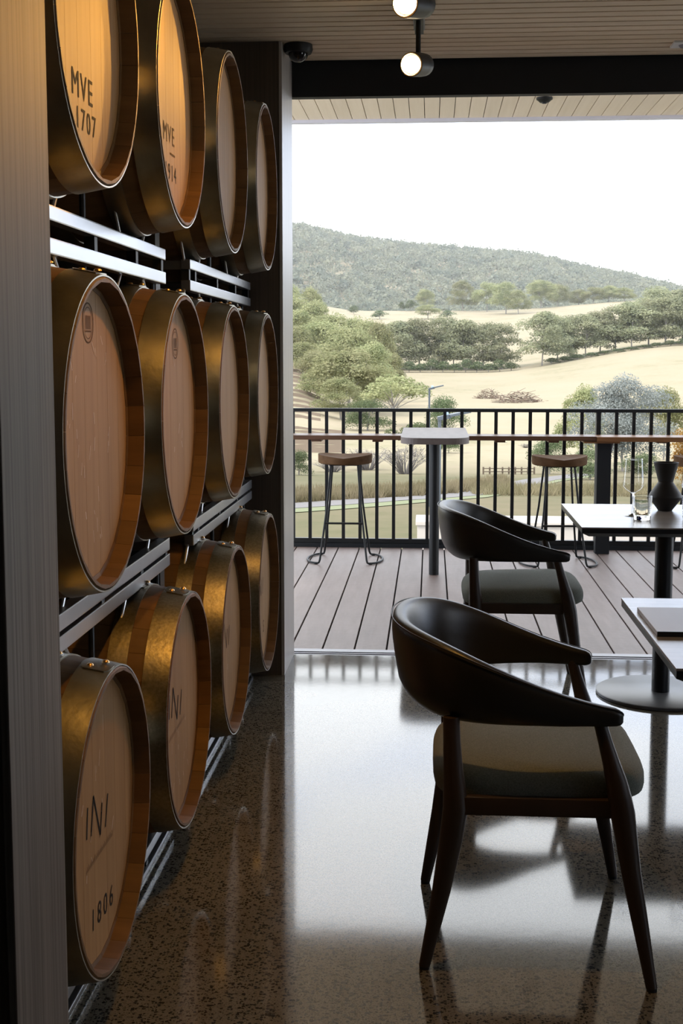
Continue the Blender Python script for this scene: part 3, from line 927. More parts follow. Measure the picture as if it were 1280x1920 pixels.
vs = thing('vase', 'angular matt black vase with waisted neck on the far table', 'vase', (0.962, 5.19, TZ))
MB().lathe([(0.0001, 0.0), (0.028, 0.0), (0.030, 0.004), (0.066, 0.052), (0.068, 0.056), (0.068, 0.060), (0.062, 0.072), (0.034, 0.112), (0.030, 0.119), (0.031, 0.124), (0.050, 0.196), (0.0505, 0.199), (0.0485, 0.199), (0.046, 0.194), (0.028, 0.124), (0.0001, 0.118)], 40).build('body', M['vase'], vs, 35)

def tumbler(loc, label):
    t = thing('water_tumbler', label, 'glass', loc, 0.2, 'water tumblers')
    MB().lathe([(0.0001, 0.0), (0.032, 0.0), (0.0335, 0.003), (0.0385, 0.091), (0.0380, 0.0922), (0.0368, 0.091), (0.0318, 0.016), (0.0001, 0.013)], 12).build('body', M['glass'], t, 25)
    MB().lathe([(0.0001, 0.0128), (0.0055, 0.011), (0.0062, 0.007), (0.0055, 0.003), (0.0001, 0.0015)], 14, (-0.012, -0.01, 0)).build('maker_mark', M['bluepaint'], t, 60)
    return t
def wineglass(loc, label):
    t = thing('wine_glass', label, 'glass', loc, 0, 'stemmed wine glasses')
    MB().lathe([(0.0001, 0.0), (0.034, 0.0), (0.0345, 0.0012), (0.030, 0.0025), (0.012, 0.005), (0.0046, 0.010), (0.0001, 0.0105)], 40).build('foot', M['glass'], t, 50)
    MB().lathe([(0.0001, 0.0106), (0.0044, 0.0106), (0.0036, 0.02), (0.0034, 0.07), (0.0042, 0.085), (0.009, 0.0918), (0.0001, 0.0925)], 24).build('stem', M['glass'], t, 50)
    MB().lathe([(0.0001, 0.0926), (0.010, 0.0935), (0.030, 0.106), (0.0395, 0.117), (0.0415, 0.126), (0.0405, 0.14), (0.0345, 0.226)], 48).build('bowl', M['thin_glass'], t, 60)
    MB().lathe([(0.0346, 0.2255), (0.0348, 0.2265), (0.0340, 0.2265), (0.0340, 0.2255)], 48, closed=True).build('rim', M['glass'], t, 60)
    return t
tumbler((0.822, 4.905, TZ), 'clear water tumbler in front of the whole wine glass')
wineglass((0.803, 5.01, TZ), 'tall stemmed wine glass between tumbler and black vase')
tumbler((1.012, 4.905, TZ), 'clear water tumbler beyond the vase, mostly outside the picture')
wineglass((1.030, 5.00, TZ), 'stemmed wine glass beyond the vase, mostly outside the picture')

# ================================================================== RAILING, SHELF, BAR TABLE
RY = 8.775
rl = thing('deck_railing', 'black steel balustrade with square upright bars along the deck edge', 'railing', (0, RY, 0))
MB().box(-2.6, 4.9, -0.025, 0.025, 0.958, 0.982, 0.002).build('top_rail', M['black'], rl)
MB().box(-2.6, 4.9, -0.012, 0.025, 0.030, 0.062, 0.002).build('bottom_rail', M['black'], rl)
MB().box(-2.6, 4.9, -0.025, 0.03, 0.0, 0.028, 0.002).build('base_strip', M['dark'], rl)
bal_me = MB().box(-0.0115, 0.0115, -0.010, 0.010, 0.060, 0.960).mesh('baluster', M['black'])
for k in range(-14, 50):
    link('baluster', bal_me, rl, (-0.965 + k * 0.1182, 0, 0))
for x in (-2.4, 1.155, 3.9):
    MB().box(x - 0.014, x + 0.014, -0.030, 0.030, 0.0, 0.958, 0.002).build('post', M['black'], rl)

sh = thing('counter_shelf', 'long timber drinks shelf fixed inside the black railing', 'shelf', (0, 8.62, 0))
MB().box(-2.5, 1.112, -0.115, 0.115, 0.778, 0.808, 0.003).build('shelf_plank', M['shelf'], sh)
MB().box(1.114, 4.6, -0.125, 0.115, 0.774, 0.806, 0.003).build('shelf_plank', M['shelf_light'], sh)
for x in (-0.78, -0.36, 0.47, 0.83, 1.55, 2.2):
    MB().box(x - 0.035, x + 0.035, -0.10, 0.10, 0.764, 0.778, 0.002).build('batten', M['shelf'], sh)
MB().box(1.03, 1.27, -0.11, 0.10, 0.762, 0.774, 0.002).build('batten', M['shelf_light'], sh)
MB().box(1.128, 1.222, -0.045, 0.045, 0.0, 0.764, 0.003).build('post', M['dark'], sh)
MB().tube([(1.24, 0.02, 0.76), (1.20, 0.14, 0.45)], 0.006, 8).build('brace', M['alu'], sh)

bt = thing('bar_table', 'tall peninsula bar table with rounded end on a round black post', 'table', (0.026, 7.95, 0))
out = [(-0.208, 0.52), (0.208, 0.52)]
for i in range(25):
    a = -i * PI / 24
    ex = 2 / 4.0
    ca, sa = math.cos(a), math.sin(a)
    out.append((math.copysign(abs(ca) ** ex, ca) * 0.205, -0.40 + math.copysign(abs(sa) ** (2 / 2.0), sa) * 0.145))
nb_ = len(out)
v = [(x, y, 0.866) for x, y in out] + [(x, y, 0.828) for x, y in out]
f = [tuple(range(nb_)), tuple(range(2 * nb_ - 1, nb_ - 1, -1))] + [(i, (i + 1) % nb_, nb_ + (i + 1) % nb_, nb_ + i) for i in range(nb_)]
MB().add(v, f).build('tabletop', M['bartop'], bt)
MB().lathe([(0.0001, 0.0), (0.0305, 0.0), (0.0305, 0.828), (0.0001, 0.828)], 28, (0, -0.25, 0)).build('post', M['black'], bt, 50)
MB().box(-0.10, 0.10, -0.35, -0.15, 0.820, 0.828).build('top_bracket', M['black'], bt)
MB().box(-0.02, 0.02, -0.15, 0.50, 0.806, 0.828).build('support_bar', M['black'], bt)

# ================================================================== BAR STOOLS
def make_stool(loc, label, rz):
    t = thing('bar_stool', label, 'stool', loc, rz, 'wire-legged bar stools')
    v = []; f = []
    N = 44
    def top(x, y):
        r = math.hypot(x, y) / 0.178
        return 0.688 + 0.020 * r ** 3 * abs(x / 0.178) + 0.022 * math.exp(-(x / 0.05) ** 2) * max(0.0, min(1.0, (y + 0.02) / 0.08)) * (1.2 - r) - 0.004 * (1 - r * r)
    rings = [0.0005, 0.03, 0.06, 0.09, 0.12, 0.15, 0.170, 0.178]
    for r in rings:
        for k in range(N):
            a = 2 * PI * k / N
            x, y = r * math.cos(a), r * math.sin(a)
            v.append((x, y, top(x, y)))
    for r, z in ((0.178, 0.662), (0.175, 0.650), (0.162, 0.644), (0.0005, 0.644)):
        for k in range(N):
            a = 2 * PI * k / N
            v.append((r * math.cos(a), r * math.sin(a), z))
    for i in range(len(rings) + 3):
        for k in range(N):
            f.append((i * N + k, i * N + (k + 1) % N, (i + 1) * N + (k + 1) % N, (i + 1) * N + k))
    MB().add(v, f).build('seat', M['stoolseat'], t, 45)
    MB().box(-0.098, 0.098, -0.085, 0.085, 0.634, 0.644, 0.002).build('seat_plate', M['black'], t)
    R = 0.0068
    for sx in (-1, 1):
        for sy in (-1, 1):
            MB().tube([(sx * 0.088, sy * 0.07, 0.638), (sx * 0.112, sy * 0.115, 0.36), (sx * 0.152, sy * 0.185, 0.03), (sx * 0.157, sy * 0.193, 0.014), (sx * 0.164, sy * 0.193, 0.0085)], R, 8).build('leg', M['black'], t, 60)
            MB().lathe([(0.0001, 0.0), (0.011, 0.0), (0.011, 0.010), (0.0001, 0.011)], 10, (sx * 0.178, sy * 0.188, 0.0)).build('foot_pad', M['black'], t)
        lp = [(sx * (0.164 + 0.085 * math.sin(i * PI / 12)), 0.193 * math.cos(i * PI / 12), 0.0085) for i in range(13)]
        MB().tube(lp, R, 8).build('floor_loop', M['black'], t, 60)
    MB().tube([(-0.125, -0.137, 0.262), (0.125, -0.137, 0.262)], R, 8).build('footrest', M['black'], t)
    return t
st = make_stool((-0.560, 8.215, 0), 'wire-legged bar stool standing by itself between far pillar and bar table', 0.0)
dup(st, (0.835, 8.185, 0), 'wire-legged bar stool partly hidden behind armchair and far table', 0.06)
dup(st, (1.745, 8.185, 0), 'wire-legged bar stool cut by the picture edge beyond the black vase', -0.05)

# ------------------------------------------------------------------ terrain and tree positions (metres)
def _sm(t):
    t = min(max(t, 0.0), 1.0)
    return t * t * (3 - 2 * t)

def _interp(x, pts):
    if x <= pts[0][0]:
        return pts[0][1]
    for (a, va), (b, vb) in zip(pts, pts[1:]):
        if x <= b:
            return va + (vb - va) * (x - a) / (b - a)
    return pts[-1][1]

GROUND = [(0, -3.0), (30, -3.0), (40, -3.35), (55, -4.3), (75, -5.7), (100, -6.8), (130, -7.3), (170, -7.4), (230, -6.7), (300, -4.9), (360, -3.4),
          (430, 1.0), (540, 8.9), (720, 23.0), (780, 27.5), (860, 25.0), (1000, 22.0), (1050, 24.0), (1800, 24.0), (3600, 10.0)]
RIDGE = [(-1012, 214), (-281, 171), (-204, 166), (-128, 153), (-37, 142), (55, 134), (147, 124), (224, 102), (285, 89), (361, 68), (540, 45), (1012, 34)]

def terrain(x, y):
    z = _interp(y, GROUND)
    u = x / max(y, 30.0)
    z += 7.4 * _sm((u - 0.035) / 0.17) * _sm((y - 170) / 200)                # paddock lifting to the right
    z += 6.5 * _sm((-0.055 - u) / 0.06) * _sm((y - 110) / 150)                # vineyard slope on the left
    if y > 1000:
        xr = x * 1800 / y
        s = (y - 1000) / 800
        if s <= 1:
            z += (_interp(xr, RIDGE) - 24) * _sm(s) ** 0.9
        else:
            z += (_interp(xr, RIDGE) - 24) * (1 - _sm((y - 1800) / 1800))
    return z

TREES = [
 ('gum', -11.39, 175.0, -7.14, 9.31, 11.17, 'leftmass'),
 ('gum', -15.53, 186.1, -5.68, 4.88, 7.92, 'leftmass'),
 ('gum', -11.4, 159.5, -7.07, 5.56, 6.45, 'leftmass'),
 ('gum', -18.14, 205.0, -4.34, 6.37, 8.29, 'leftmass'),
 ('gum', -22.34, 218.8, -2.16, 5.64, 7.91, 'leftmass'),
 ('gum', -9.11, 198.1, -7.07, 10.35, 8.43, 'leftmass'),
 ('gum', -15.32, 227.9, -6.11, 12.58, 11.15, 'leftmass'),
 ('gum', -22.61, 255.4, -2.24, 10.42, 11.96, 'leftmass'),
 ('gum', -30.08, 285.0, 0.78, 10.61, 10.91, 'leftmass'),
 ('gum', -21.41, 275.0, -3.43, 13.77, 11.12, 'leftmass'),
 ('gum', -13.31, 265.0, -5.8, 14.57, 9.59, 'leftmass'),
 ('gum', -30.15, 325.0, 0.21, 15.08, 11.76, 'leftmass'),
 ('gum', -36.49, 335.0, 2.29, 14.29, 11.4, 'leftmass'),
 ('gum', -38.73, 402.7, 4.27, 18.64, 8.23, 'leftmass'),
 ('gum', -45.58, 408.8, 6.1, 18.34, 8.7, 'leftmass'),
 ('gum', -18.56, 305.0, -4.6, 15.14, 7.79, 'leftmass'),
 ('gum', -10.43, 255.4, -6.05, 14.23, 5.98, 'leftmass'),
 ('gum', -6.65, 214.2, -6.88, 8.49, 5.01, 'leftmass'),
 ('gum', -8.32, 181.0, -7.27, 6.53, 6.16, 'leftmass'),
 ('gum', -26.47, 250.8, -0.16, 7.15, 7.47, 'leftmass'),
 ('gum', -41.94, 320.0, 2.1, 13.25, 12.26, 'leftmass'),
 ('gum', -51.78, 360.0, 3.1, 15.84, 12.26, 'leftmass'),
 ('gum', -47.93, 384.4, 4.63, 17.62, 11.45, 'leftmass'),
 ('belt', 85.68, 366.1, 4.38, 15.33, 13.24, 'rbelt'),
 ('belt', 92.97, 372.2, 4.77, 16.03, 13.46, 'rbelt'),
 ('belt', 97.21, 366.1, 4.38, 16.1, 13.24, 'rbelt'),
 ('belt', 104.85, 372.2, 4.77, 16.66, 14.25, 'rbelt'),
 ('belt', 109.05, 366.1, 4.38, 16.73, 13.24, 'rbelt'),
 ('open', -4.47, 150.0, -7.35, 6.33, 8.62, 'acacia'),
 ('bush', 1.32, 129.2, -7.29, 4.51, 4.12, 'roundbush'),
 ('bush', -7.11, 141.7, -7.33, 3.73, 4.82, 'leftmass'),
 ('belt', -10.0, 356.0, -3.5, 14.06, 12.12, 'belt'),
 ('belt', -3.52, 360.0, -3.4, 14.98, 11.49, 'belt'),
 ('belt', 3.09, 363.7, -3.17, 15.47, 12.38, 'belt'),
 ('belt', 9.14, 358.0, -3.45, 14.37, 11.43, 'belt'),
 ('belt', 14.86, 360.0, -3.37, 13.73, 12.26, 'belt'),
 ('belt', 19.75, 357.0, -3.19, 13.16, 9.87, 'belt'),
 ('belt', -6.81, 372.2, -2.63, 12.34, 9.5, 'belt'),
 ('belt', 6.7, 374.6, -2.48, 12.88, 9.57, 'belt'),
 ('belt', -13.48, 360.0, -3.4, 10.54, 7.66, 'belt'),
 ('belt', 30.38, 350.0, -2.05, 14.99, 11.17, 'rbelt'),
 ('belt', 35.54, 360.0, -1.08, 13.27, 9.19, 'rbelt'),
 ('belt', 39.88, 366.1, -0.04, 12.42, 10.91, 'rbelt'),
 ('belt', 43.51, 360.0, 0.33, 12.17, 9.96, 'rbelt'),
 ('belt', 48.29, 366.1, 1.45, 12.17, 10.13, 'rbelt'),
 ('belt', 52.66, 366.1, 2.19, 12.99, 10.91, 'rbelt'),
 ('belt', 56.37, 360.0, 2.5, 13.37, 11.49, 'rbelt'),
 ('belt', 62.0, 366.1, 3.54, 13.51, 11.68, 'rbelt'),
 ('belt', 65.57, 360.0, 3.58, 14.13, 12.26, 'rbelt'),
 ('belt', 71.35, 366.1, 4.3, 14.31, 12.46, 'rbelt'),
 ('belt', 74.76, 360.0, 3.95, 14.99, 12.26, 'rbelt'),
 ('belt', 71.33, 408.8, 6.44, 16.27, 16.53, 'rbelt'),
 ('belt', 79.1, 414.9, 7.3, 14.67, 15.89, 'rbelt'),
 ('belt', 80.54, 366.1, 4.38, 15.17, 12.46, 'rbelt'),
 ('shrub', -12.15, 344.0, -3.8, 1.75, 4.39, 'lowshrub'),
 ('shrub', -9.08, 344.0, -3.8, 2.63, 4.39, 'lowshrub'),
 ('shrub', -6.0, 344.0, -3.8, 2.19, 4.39, 'lowshrub'),
 ('shrub', -2.93, 344.0, -3.8, 1.75, 4.39, 'lowshrub'),
 ('shrub', 0.15, 344.0, -3.8, 2.63, 4.39, 'lowshrub'),
 ('shrub', 3.22, 344.0, -3.8, 2.19, 4.39, 'lowshrub'),
 ('shrub', 6.29, 344.0, -3.8, 1.75, 4.39, 'lowshrub'),
 ('shrub', 9.37, 344.0, -3.8, 2.63, 4.39, 'lowshrub'),
 ('shrub', 12.44, 344.0, -3.8, 2.19, 4.39, 'lowshrub'),
 ('shrub', 15.52, 344.0, -3.73, 1.68, 4.39, 'lowshrub'),
 ('shrub', 18.59, 344.0, -3.55, 2.39, 4.39, 'lowshrub'),
 ('shrub', 21.66, 344.0, -3.29, 1.68, 4.39, 'lowshrub'),
 ('shrub', 33.25, 352.0, -1.56, 1.24, 4.19, 'lowshrub'),
 ('shrub', 36.85, 352.0, -0.95, 1.16, 4.19, 'lowshrub'),
 ('shrub', 40.44, 352.0, -0.31, 1.06, 4.19, 'lowshrub'),
 ('shrub', 44.04, 352.0, 0.34, 0.95, 4.19, 'lowshrub'),
 ('shrub', 47.63, 352.0, 0.98, 0.85, 4.19, 'lowshrub'),
 ('shrub', 51.23, 352.0, 1.6, 0.77, 4.19, 'lowshrub'),
 ('shrub', 54.82, 352.0, 2.16, 0.75, 4.19, 'lowshrub'),
 ('shrub', 58.42, 352.0, 2.66, 0.78, 4.19, 'lowshrub'),
 ('shrub', 62.01, 352.0, 3.08, 0.91, 4.19, 'lowshrub'),
 ('shrub', 65.61, 352.0, 3.39, 1.13, 4.19, 'lowshrub'),
 ('shrub', 69.2, 352.0, 3.58, 1.48, 4.19, 'lowshrub'),
 ('gum', 19.13, 775.0, 27.12, 18.99, 20.45, 'knoll'),
 ('gum', 33.11, 762.8, 26.26, 17.85, 18.83, 'knoll'),
 ('gum', 42.33, 726.2, 23.84, 18.53, 20.39, 'knoll'),
 ('gum', 48.61, 714.0, 23.26, 13.86, 15.19, 'knoll'),
 ('gum', 65.96, 775.0, 28.67, 17.44, 21.77, 'knoll'),
 ('gum', 78.11, 791.2, 29.49, 14.87, 16.84, 'knoll'),
 ('gum', 91.53, 796.7, 30.35, 10.92, 16.95, 'knoll'),
 ('gum', 98.98, 785.8, 31.41, 10.65, 17.39, 'knoll'),
 ('gum', 108.34, 785.8, 32.17, 10.9, 16.72, 'knoll'),
 ('gum', 116.09, 775.0, 32.69, 8.48, 16.49, 'knoll'),
 ('gum', -4.35, 785.8, 27.32, 14.07, 12.71, 'knoll'),
 ('shrub', -12.53, 775.0, 27.12, 7.12, 9.23, 'knoll'),
 ('shrub', -18.47, 775.0, 27.12, 6.13, 4.62, 'knoll'),
 ('gum', -1.73, 677.4, 19.66, 7.85, 14.41, 'knoll'),
 ('shrub', 8.65, 677.4, 19.66, 4.97, 9.22, 'knoll'),
 ('shrub', -27.67, 677.4, 19.66, 4.97, 9.8, 'knoll'),
 ('shrub', -44.5, 726.2, 23.66, 5.42, 7.42, 'knoll'),
 ('silver', 11.7, 77.0, -5.79, 6.03, 5.24, 'silver'),
 ('gum', 10.27, 86.2, -6.19, 5.53, 3.23, 'behindsilver'),
 ('gum', 17.46, 95.4, -6.6, 5.55, 3.45, 'behindsilver'),
 ('bush', 6.75, 71.5, -5.46, 2.28, 2.13, 'lowbush'),
 ('bush', 7.75, 61.3, -4.74, 1.61, 1.83, 'lowbush'),
 ('bush', 11.01, 66.0, -5.07, 1.31, 2.25, 'lowbush'),
 ('orange', 9.71, 47.3, -3.81, 2.61, 1.81, 'orange'),
 ('open', -1.4, 100.0, -6.8, 2.75, 3.62, 'slope'),
 ('bare', -1.42, 69.7, -5.33, 1.49, 2.67, 'bareshrub'),
 ('bare', -3.87, 77.0, -5.79, 1.28, 2.95, 'bareshrub'),
 ('bare', -5.71, 73.3, -5.58, 0.79, 2.5, 'bareshrub'),
 ('bush', -6.97, 66.0, -5.07, 1.4, 1.69, 'leftbush'),
 ('bush', 1.51, 104.2, -6.87, 2.15, 1.77, 'slope'),
 ('bare', 7.2, 120.8, -7.15, -0.5, 1.54, 'sapling'),
 ('bare', 8.47, 112.5, -7.01, 0.36, 1.24, 'sapling'),
 ('pile', 10.38, 227.9, -6.71, 2.32, 3.88, 'brush'),
 ('pile', 14.58, 214.2, -6.79, 2.57, 6.84, 'brush'),
]
# ================================================================== LANDSCAPE
def np_mesh(name, v, quads, m, smooth=False, tris=None):
    me = bpy.data.meshes.new(name)
    v = np.asarray(v, np.float32).reshape(-1, 3)
    faces = np.asarray(quads, np.int32)
    k = faces.shape[1]
    me.vertices.add(len(v)); me.vertices.foreach_set('co', v.ravel())
    me.loops.add(faces.size); me.loops.foreach_set('vertex_index', faces.ravel())
    me.polygons.add(len(faces)); me.polygons.foreach_set('loop_start', np.arange(0, faces.size, k, dtype=np.int32))
    me.polygons.foreach_set('loop_total', np.full(len(faces), k, np.int32))
    if smooth:
        me.polygons.foreach_set('use_smooth', np.ones(len(faces), bool))
    me.materials.append(m)
    me.update(); me.validate()
    return me

ys = [9.0, 12, 16, 20, 25, 28, 30, 31, 32, 33, 34, 35, 36, 37, 38, 39, 40, 41, 42, 43, 44, 45, 46, 47, 48, 49, 50, 52, 54, 56, 58, 60, 62.5, 65, 67.5, 70, 75, 82, 90, 100, 110, 120, 130, 145, 160, 180, 200, 225, 250, 275, 300, 325, 350, 375, 400, 430, 460, 500, 540, 580, 620, 660, 700, 740, 780, 820, 860, 930, 1000, 1080, 1160, 1240, 1320, 1400, 1480, 1560, 1640, 1720, 1800, 1900, 2100, 2500, 3000, 3600]
us = np.linspace(-0.75, 0.75, 121)
gv = []
for y in ys:
    for u in us:
        x = u * (y + 25)
        gv.append((x, y, terrain(x, y) + (0.0 if y < 900 else 6 * math.sin(x * 0.011 + y * 0.004) * _sm((y - 1000) / 500))))
nu = len(us)
gq = [(i * nu + j, i * nu + j + 1, (i + 1) * nu + j + 1, (i + 1) * nu + j) for i in range(len(ys) - 1) for j in range(nu - 1)]
tag(link('ground', np_mesh('ground', gv, gq, M['ground'], True)), 'dry golden pasture rolling down from the deck and up to the hills', 'field', None, 'structure')

def strip(name, pts, wd, m, label, cat, lift=0.03):
    v = []; f = []
    for i, (x, y) in enumerate(pts):
        a = Vector(pts[max(i - 1, 0)]); b = Vector(pts[min(i + 1, len(pts) - 1)])
        d = (b - a).normalized()
        for sgn in (-1, 1):
            px, py = x - d.y * wd / 2 * sgn, y + d.x * wd / 2 * sgn
            v.append((px, py, terrain(px, py) + lift))
    for i in range(len(pts) - 1):
        f.append((2 * i, 2 * i + 1, 2 * i + 3, 2 * i + 2))
    return struct(name, MB().add(v, f), m, label, cat, 40)
trk = [(-9, 34.0), (-6, 36.2), (-4.2, 37.6), (-2.2, 39.6), (-0.2, 42.0), (1.0, 44.0), (2.2, 47.5), (3.4, 52), (5.2, 60), (9, 72)]
def dense(p, n=6):
    o = []
    for a, b in zip(p, p[1:]):
        o += [(a[0] + (b[0] - a[0]) * i / n, a[1] + (b[1] - a[1]) * i / n) for i in range(n)]
    return o + [p[-1]]
strip('track_path', dense(trk), 1.5, M['road'], 'narrow grey gravel track crossing the lawn below the deck', 'path', 0.03)
strip('verge', dense([(x + 0.35, y - 1.25) for x, y in trk]), 1.2, M['verge'], 'strip of fresh green grass along the gravel track', 'grass', 0.02)

# concrete retaining wall below the deck
wl = thing('retaining_wall', 'cream concrete retaining wall seen through the railing', 'wall', (0, 16, 0))
MB().box(-0.16, 7.0, -0.3, 0.3, -3.2, -0.79, 0.01).build('wall_body', M['conc'], wl)
MB().box(-0.18, 7.0, -0.33, 0.33, -0.79, -0.74, 0.008).build('coping', M['conc'], wl)

# ---- vegetation prototypes (height 1, width 1)
def leaf_cloud(cl, n_per, size, seed, flat=0.9):
    """cl = list of (centre, radius); n_per leaves each."""
    g = np.random.default_rng(seed)
    V = []
    for (c, r), n in zip(cl, n_per):
        d = g.normal(size=(n, 3)); d /= np.linalg.norm(d, axis=1)[:, None]
        d[:, 2] = np.where(d[:, 2] < -0.35, -d[:, 2] * 0.6, d[:, 2])
        rad = r * (0.55 + 0.5 * g.random(n) ** 0.6)
        p = np.array(c) + d * rad[:, None] * np.array([1, 1, flat])
        nrm = d * 0.9 + g.normal(size=(n, 3)) * 0.45
        nrm /= np.linalg.norm(nrm, axis=1)[:, None]
        a = np.cross(nrm, g.normal(size=(n, 3))); a /= np.linalg.norm(a, axis=1)[:, None]
        b = np.cross(nrm, a)
        s = size * (0.6 + 0.8 * g.random(n))[:, None]
        q = np.stack([p - a * s, p - b * s * 0.62, p + a * s, p + b * s * 0.62], 1)
        V.append(q.reshape(-1, 3))
    V = np.concatenate(V)
    F = np.arange(len(V)).reshape(-1, 4)
    return V, F

def crown(seed, n, zlo, zhi, rr, spread, leaves, size, m, name='foliage', gap=0.0):
    r_ = random.Random(seed)
    cl = []
    for i in range(n):
        for _ in range(20):
            a = r_.uniform(0, 2 * PI); t = r_.random()
            z = zlo + (zhi - zlo) * t
            prof = math.sin(PI * min(1, 0.25 + 0.75 * t)) ** 0.6
            d = spread * prof * math.sqrt(r_.random())
            c = (d * math.cos(a), d * math.sin(a), z)
            if gap == 0 or all((Vector(c) - Vector(q[0])).length > gap for q in cl):
                break
        cl.append((c, r_.uniform(rr[0], rr[1])))
    npc = [max(20, int(leaves * (q[1] ** 2) / sum(k[1] ** 2 for k in cl))) for q in cl]
    V, F = leaf_cloud(cl, npc, size, seed)
    # normalise to unit height / width
    V[:, 2] = V[:, 2] / V[:, 2].max()
    w_ = np.percentile(np.abs(V[:, :2]), 99.5)
    V[:, :2] *= 0.5 / w_
    return np_mesh(name, V, F, m), cl, w_

def trunk_mesh(cl, w_, top, r0, seed, m='bark', nbr=6):
    r_ = random.Random(seed)
    b = MB()
    b.tube([(0, 0, -0.06), (r_.uniform(-.02, .02), r_.uniform(-.02, .02), top * 0.5), (r_.uniform(-.03, .03), r_.uniform(-.03, .03), top)], [r0, r0 * 0.8, r0 * 0.5], 7)
    for c, rad in r_.sample(cl, min(nbr, len(cl))):
        e = (c[0] * 0.5 / w_, c[1] * 0.5 / w_, c[2] * 0.92)
        s = top * r_.uniform(0.45, 0.8)
        b.tube([(0, 0, s), (e[0] * 0.5, e[1] * 0.5, s + (e[2] - s) * 0.6), e], [r0 * 0.5, r0 * 0.35, r0 * 0.15], 5)
    return b.mesh('trunk', M[m], 60)

PROTO = {}
def proto(kind, *variants):
    PROTO[kind] = variants
def mk(seed, n, zlo, zhi, rr, spread, leaves, size, m, top, r0, gap=0.0, nbr=6):
    me, cl, w_ = crown(seed, n, zlo, zhi, rr, spread, leaves, size, M[m], gap=gap)
    return me, trunk_mesh(cl, w_, top, r0, seed + 1, nbr=nbr)
proto('gum', mk(1, 26, 0.30, 0.84, (0.13, 0.21), 0.36, 11000, 0.0135, 'leaf_gum', 0.5, 0.018),
             mk(2, 24, 0.26, 0.82, (0.14, 0.22), 0.34, 11000, 0.0135, 'leaf_gum', 0.5, 0.018),
             mk(3, 28, 0.24, 0.86, (0.12, 0.20), 0.38, 11000, 0.0135, 'leaf_gum', 0.5, 0.018))
proto('belt', mk(4, 28, 0.16, 0.86, (0.11, 0.18), 0.36, 9000, 0.0140, 'leaf_belt', 0.6, 0.014),
              mk(5, 26, 0.22, 0.86, (0.12, 0.19), 0.34, 9000, 0.0140, 'leaf_belt', 0.6, 0.013),
              mk(6, 30, 0.12, 0.84, (0.10, 0.17), 0.38, 9000, 0.0140, 'leaf_belt', 0.6, 0.014))
proto('silver', mk(7, 30, 0.16, 0.84, (0.12, 0.20), 0.40, 26000, 0.0088, 'leaf_silver', 0.5, 0.014))
proto('open', mk(8, 12, 0.55, 0.86, (0.12, 0.19), 0.40, 3200, 0.017, 'leaf_gum', 0.55, 0.016, 0.12, 12),
              mk(9, 12, 0.45, 0.86, (0.12, 0.18), 0.42, 3200, 0.017, 'leaf_dark', 0.5, 0.016, 0.12, 12))
proto('bush', mk(10, 16, 0.12, 0.72, (0.20, 0.30), 0.36, 7000, 0.0145, 'leaf_dark', 0.4, 0.02),
              mk(11, 14, 0.10, 0.70, (0.20, 0.32), 0.36, 7000, 0.0145, 'leaf_dark', 0.4, 0.02))
proto('shrub', mk(12, 9, 0.10, 0.7, (0.22, 0.34), 0.34, 1100, 0.035, 'leaf_dark', 0.4, 0.02))
proto('orange', mk(13, 14, 0.12, 0.78, (0.16, 0.26), 0.38, 8000, 0.0135, 'leaf_orange', 0.5, 0.02))

def bare_mesh(seed):
    r_ = random.Random(seed)
    b = MB()
    for i in range(70):
        a = r_.uniform(0, 2 * PI); d = r_.uniform(0.1, 0.5); h = r_.uniform(0.5, 1.0)
        p0 = Vector((0.06 * math.cos(a), 0.06 * math.sin(a), -0.03)); p2 = Vector((d * math.cos(a), d * math.sin(a), h))
        p1 = (p0 + p2) / 2 + Vector((r_.uniform(-.05, .05), r_.uniform(-.05, .05), 0.08))
        b.tube([p0, p1, p2], [0.009, 0.006, 0.002], 3, cap=False)
        for k in range(5):
            t = r_.uniform(0.35, 0.95)
            s = p1 + (p2 - p1) * t
            e = s + Vector((r_.uniform(-.16, .16), r_.uniform(-.16, .16), r_.uniform(0.04, .2)))
            b.tube([s, e], [0.004, 0.0015], 3, cap=False)
    return b.mesh('twigs', M['twig'])
BARE = [bare_mesh(21), bare_mesh(22)]
def pile_mesh(seed):
    r_ = random.Random(seed); b = MB()
    for i in range(160):
        a = r_.uniform(0, 2 * PI); d = 0.5 * math.sqrt(r_.random())
        c = Vector((d * math.cos(a), d * math.sin(a), (1 - (d / 0.5) ** 2) * r_.uniform(0.0, 0.8)))
        e = Vector((r_.uniform(-.16, .16), r_.uniform(-.16, .16), r_.uniform(-.06, .16)))
        b.tube([c - e, c + e], [0.014, 0.008], 4, cap=False)
    return b.mesh('branches', M['pile'])

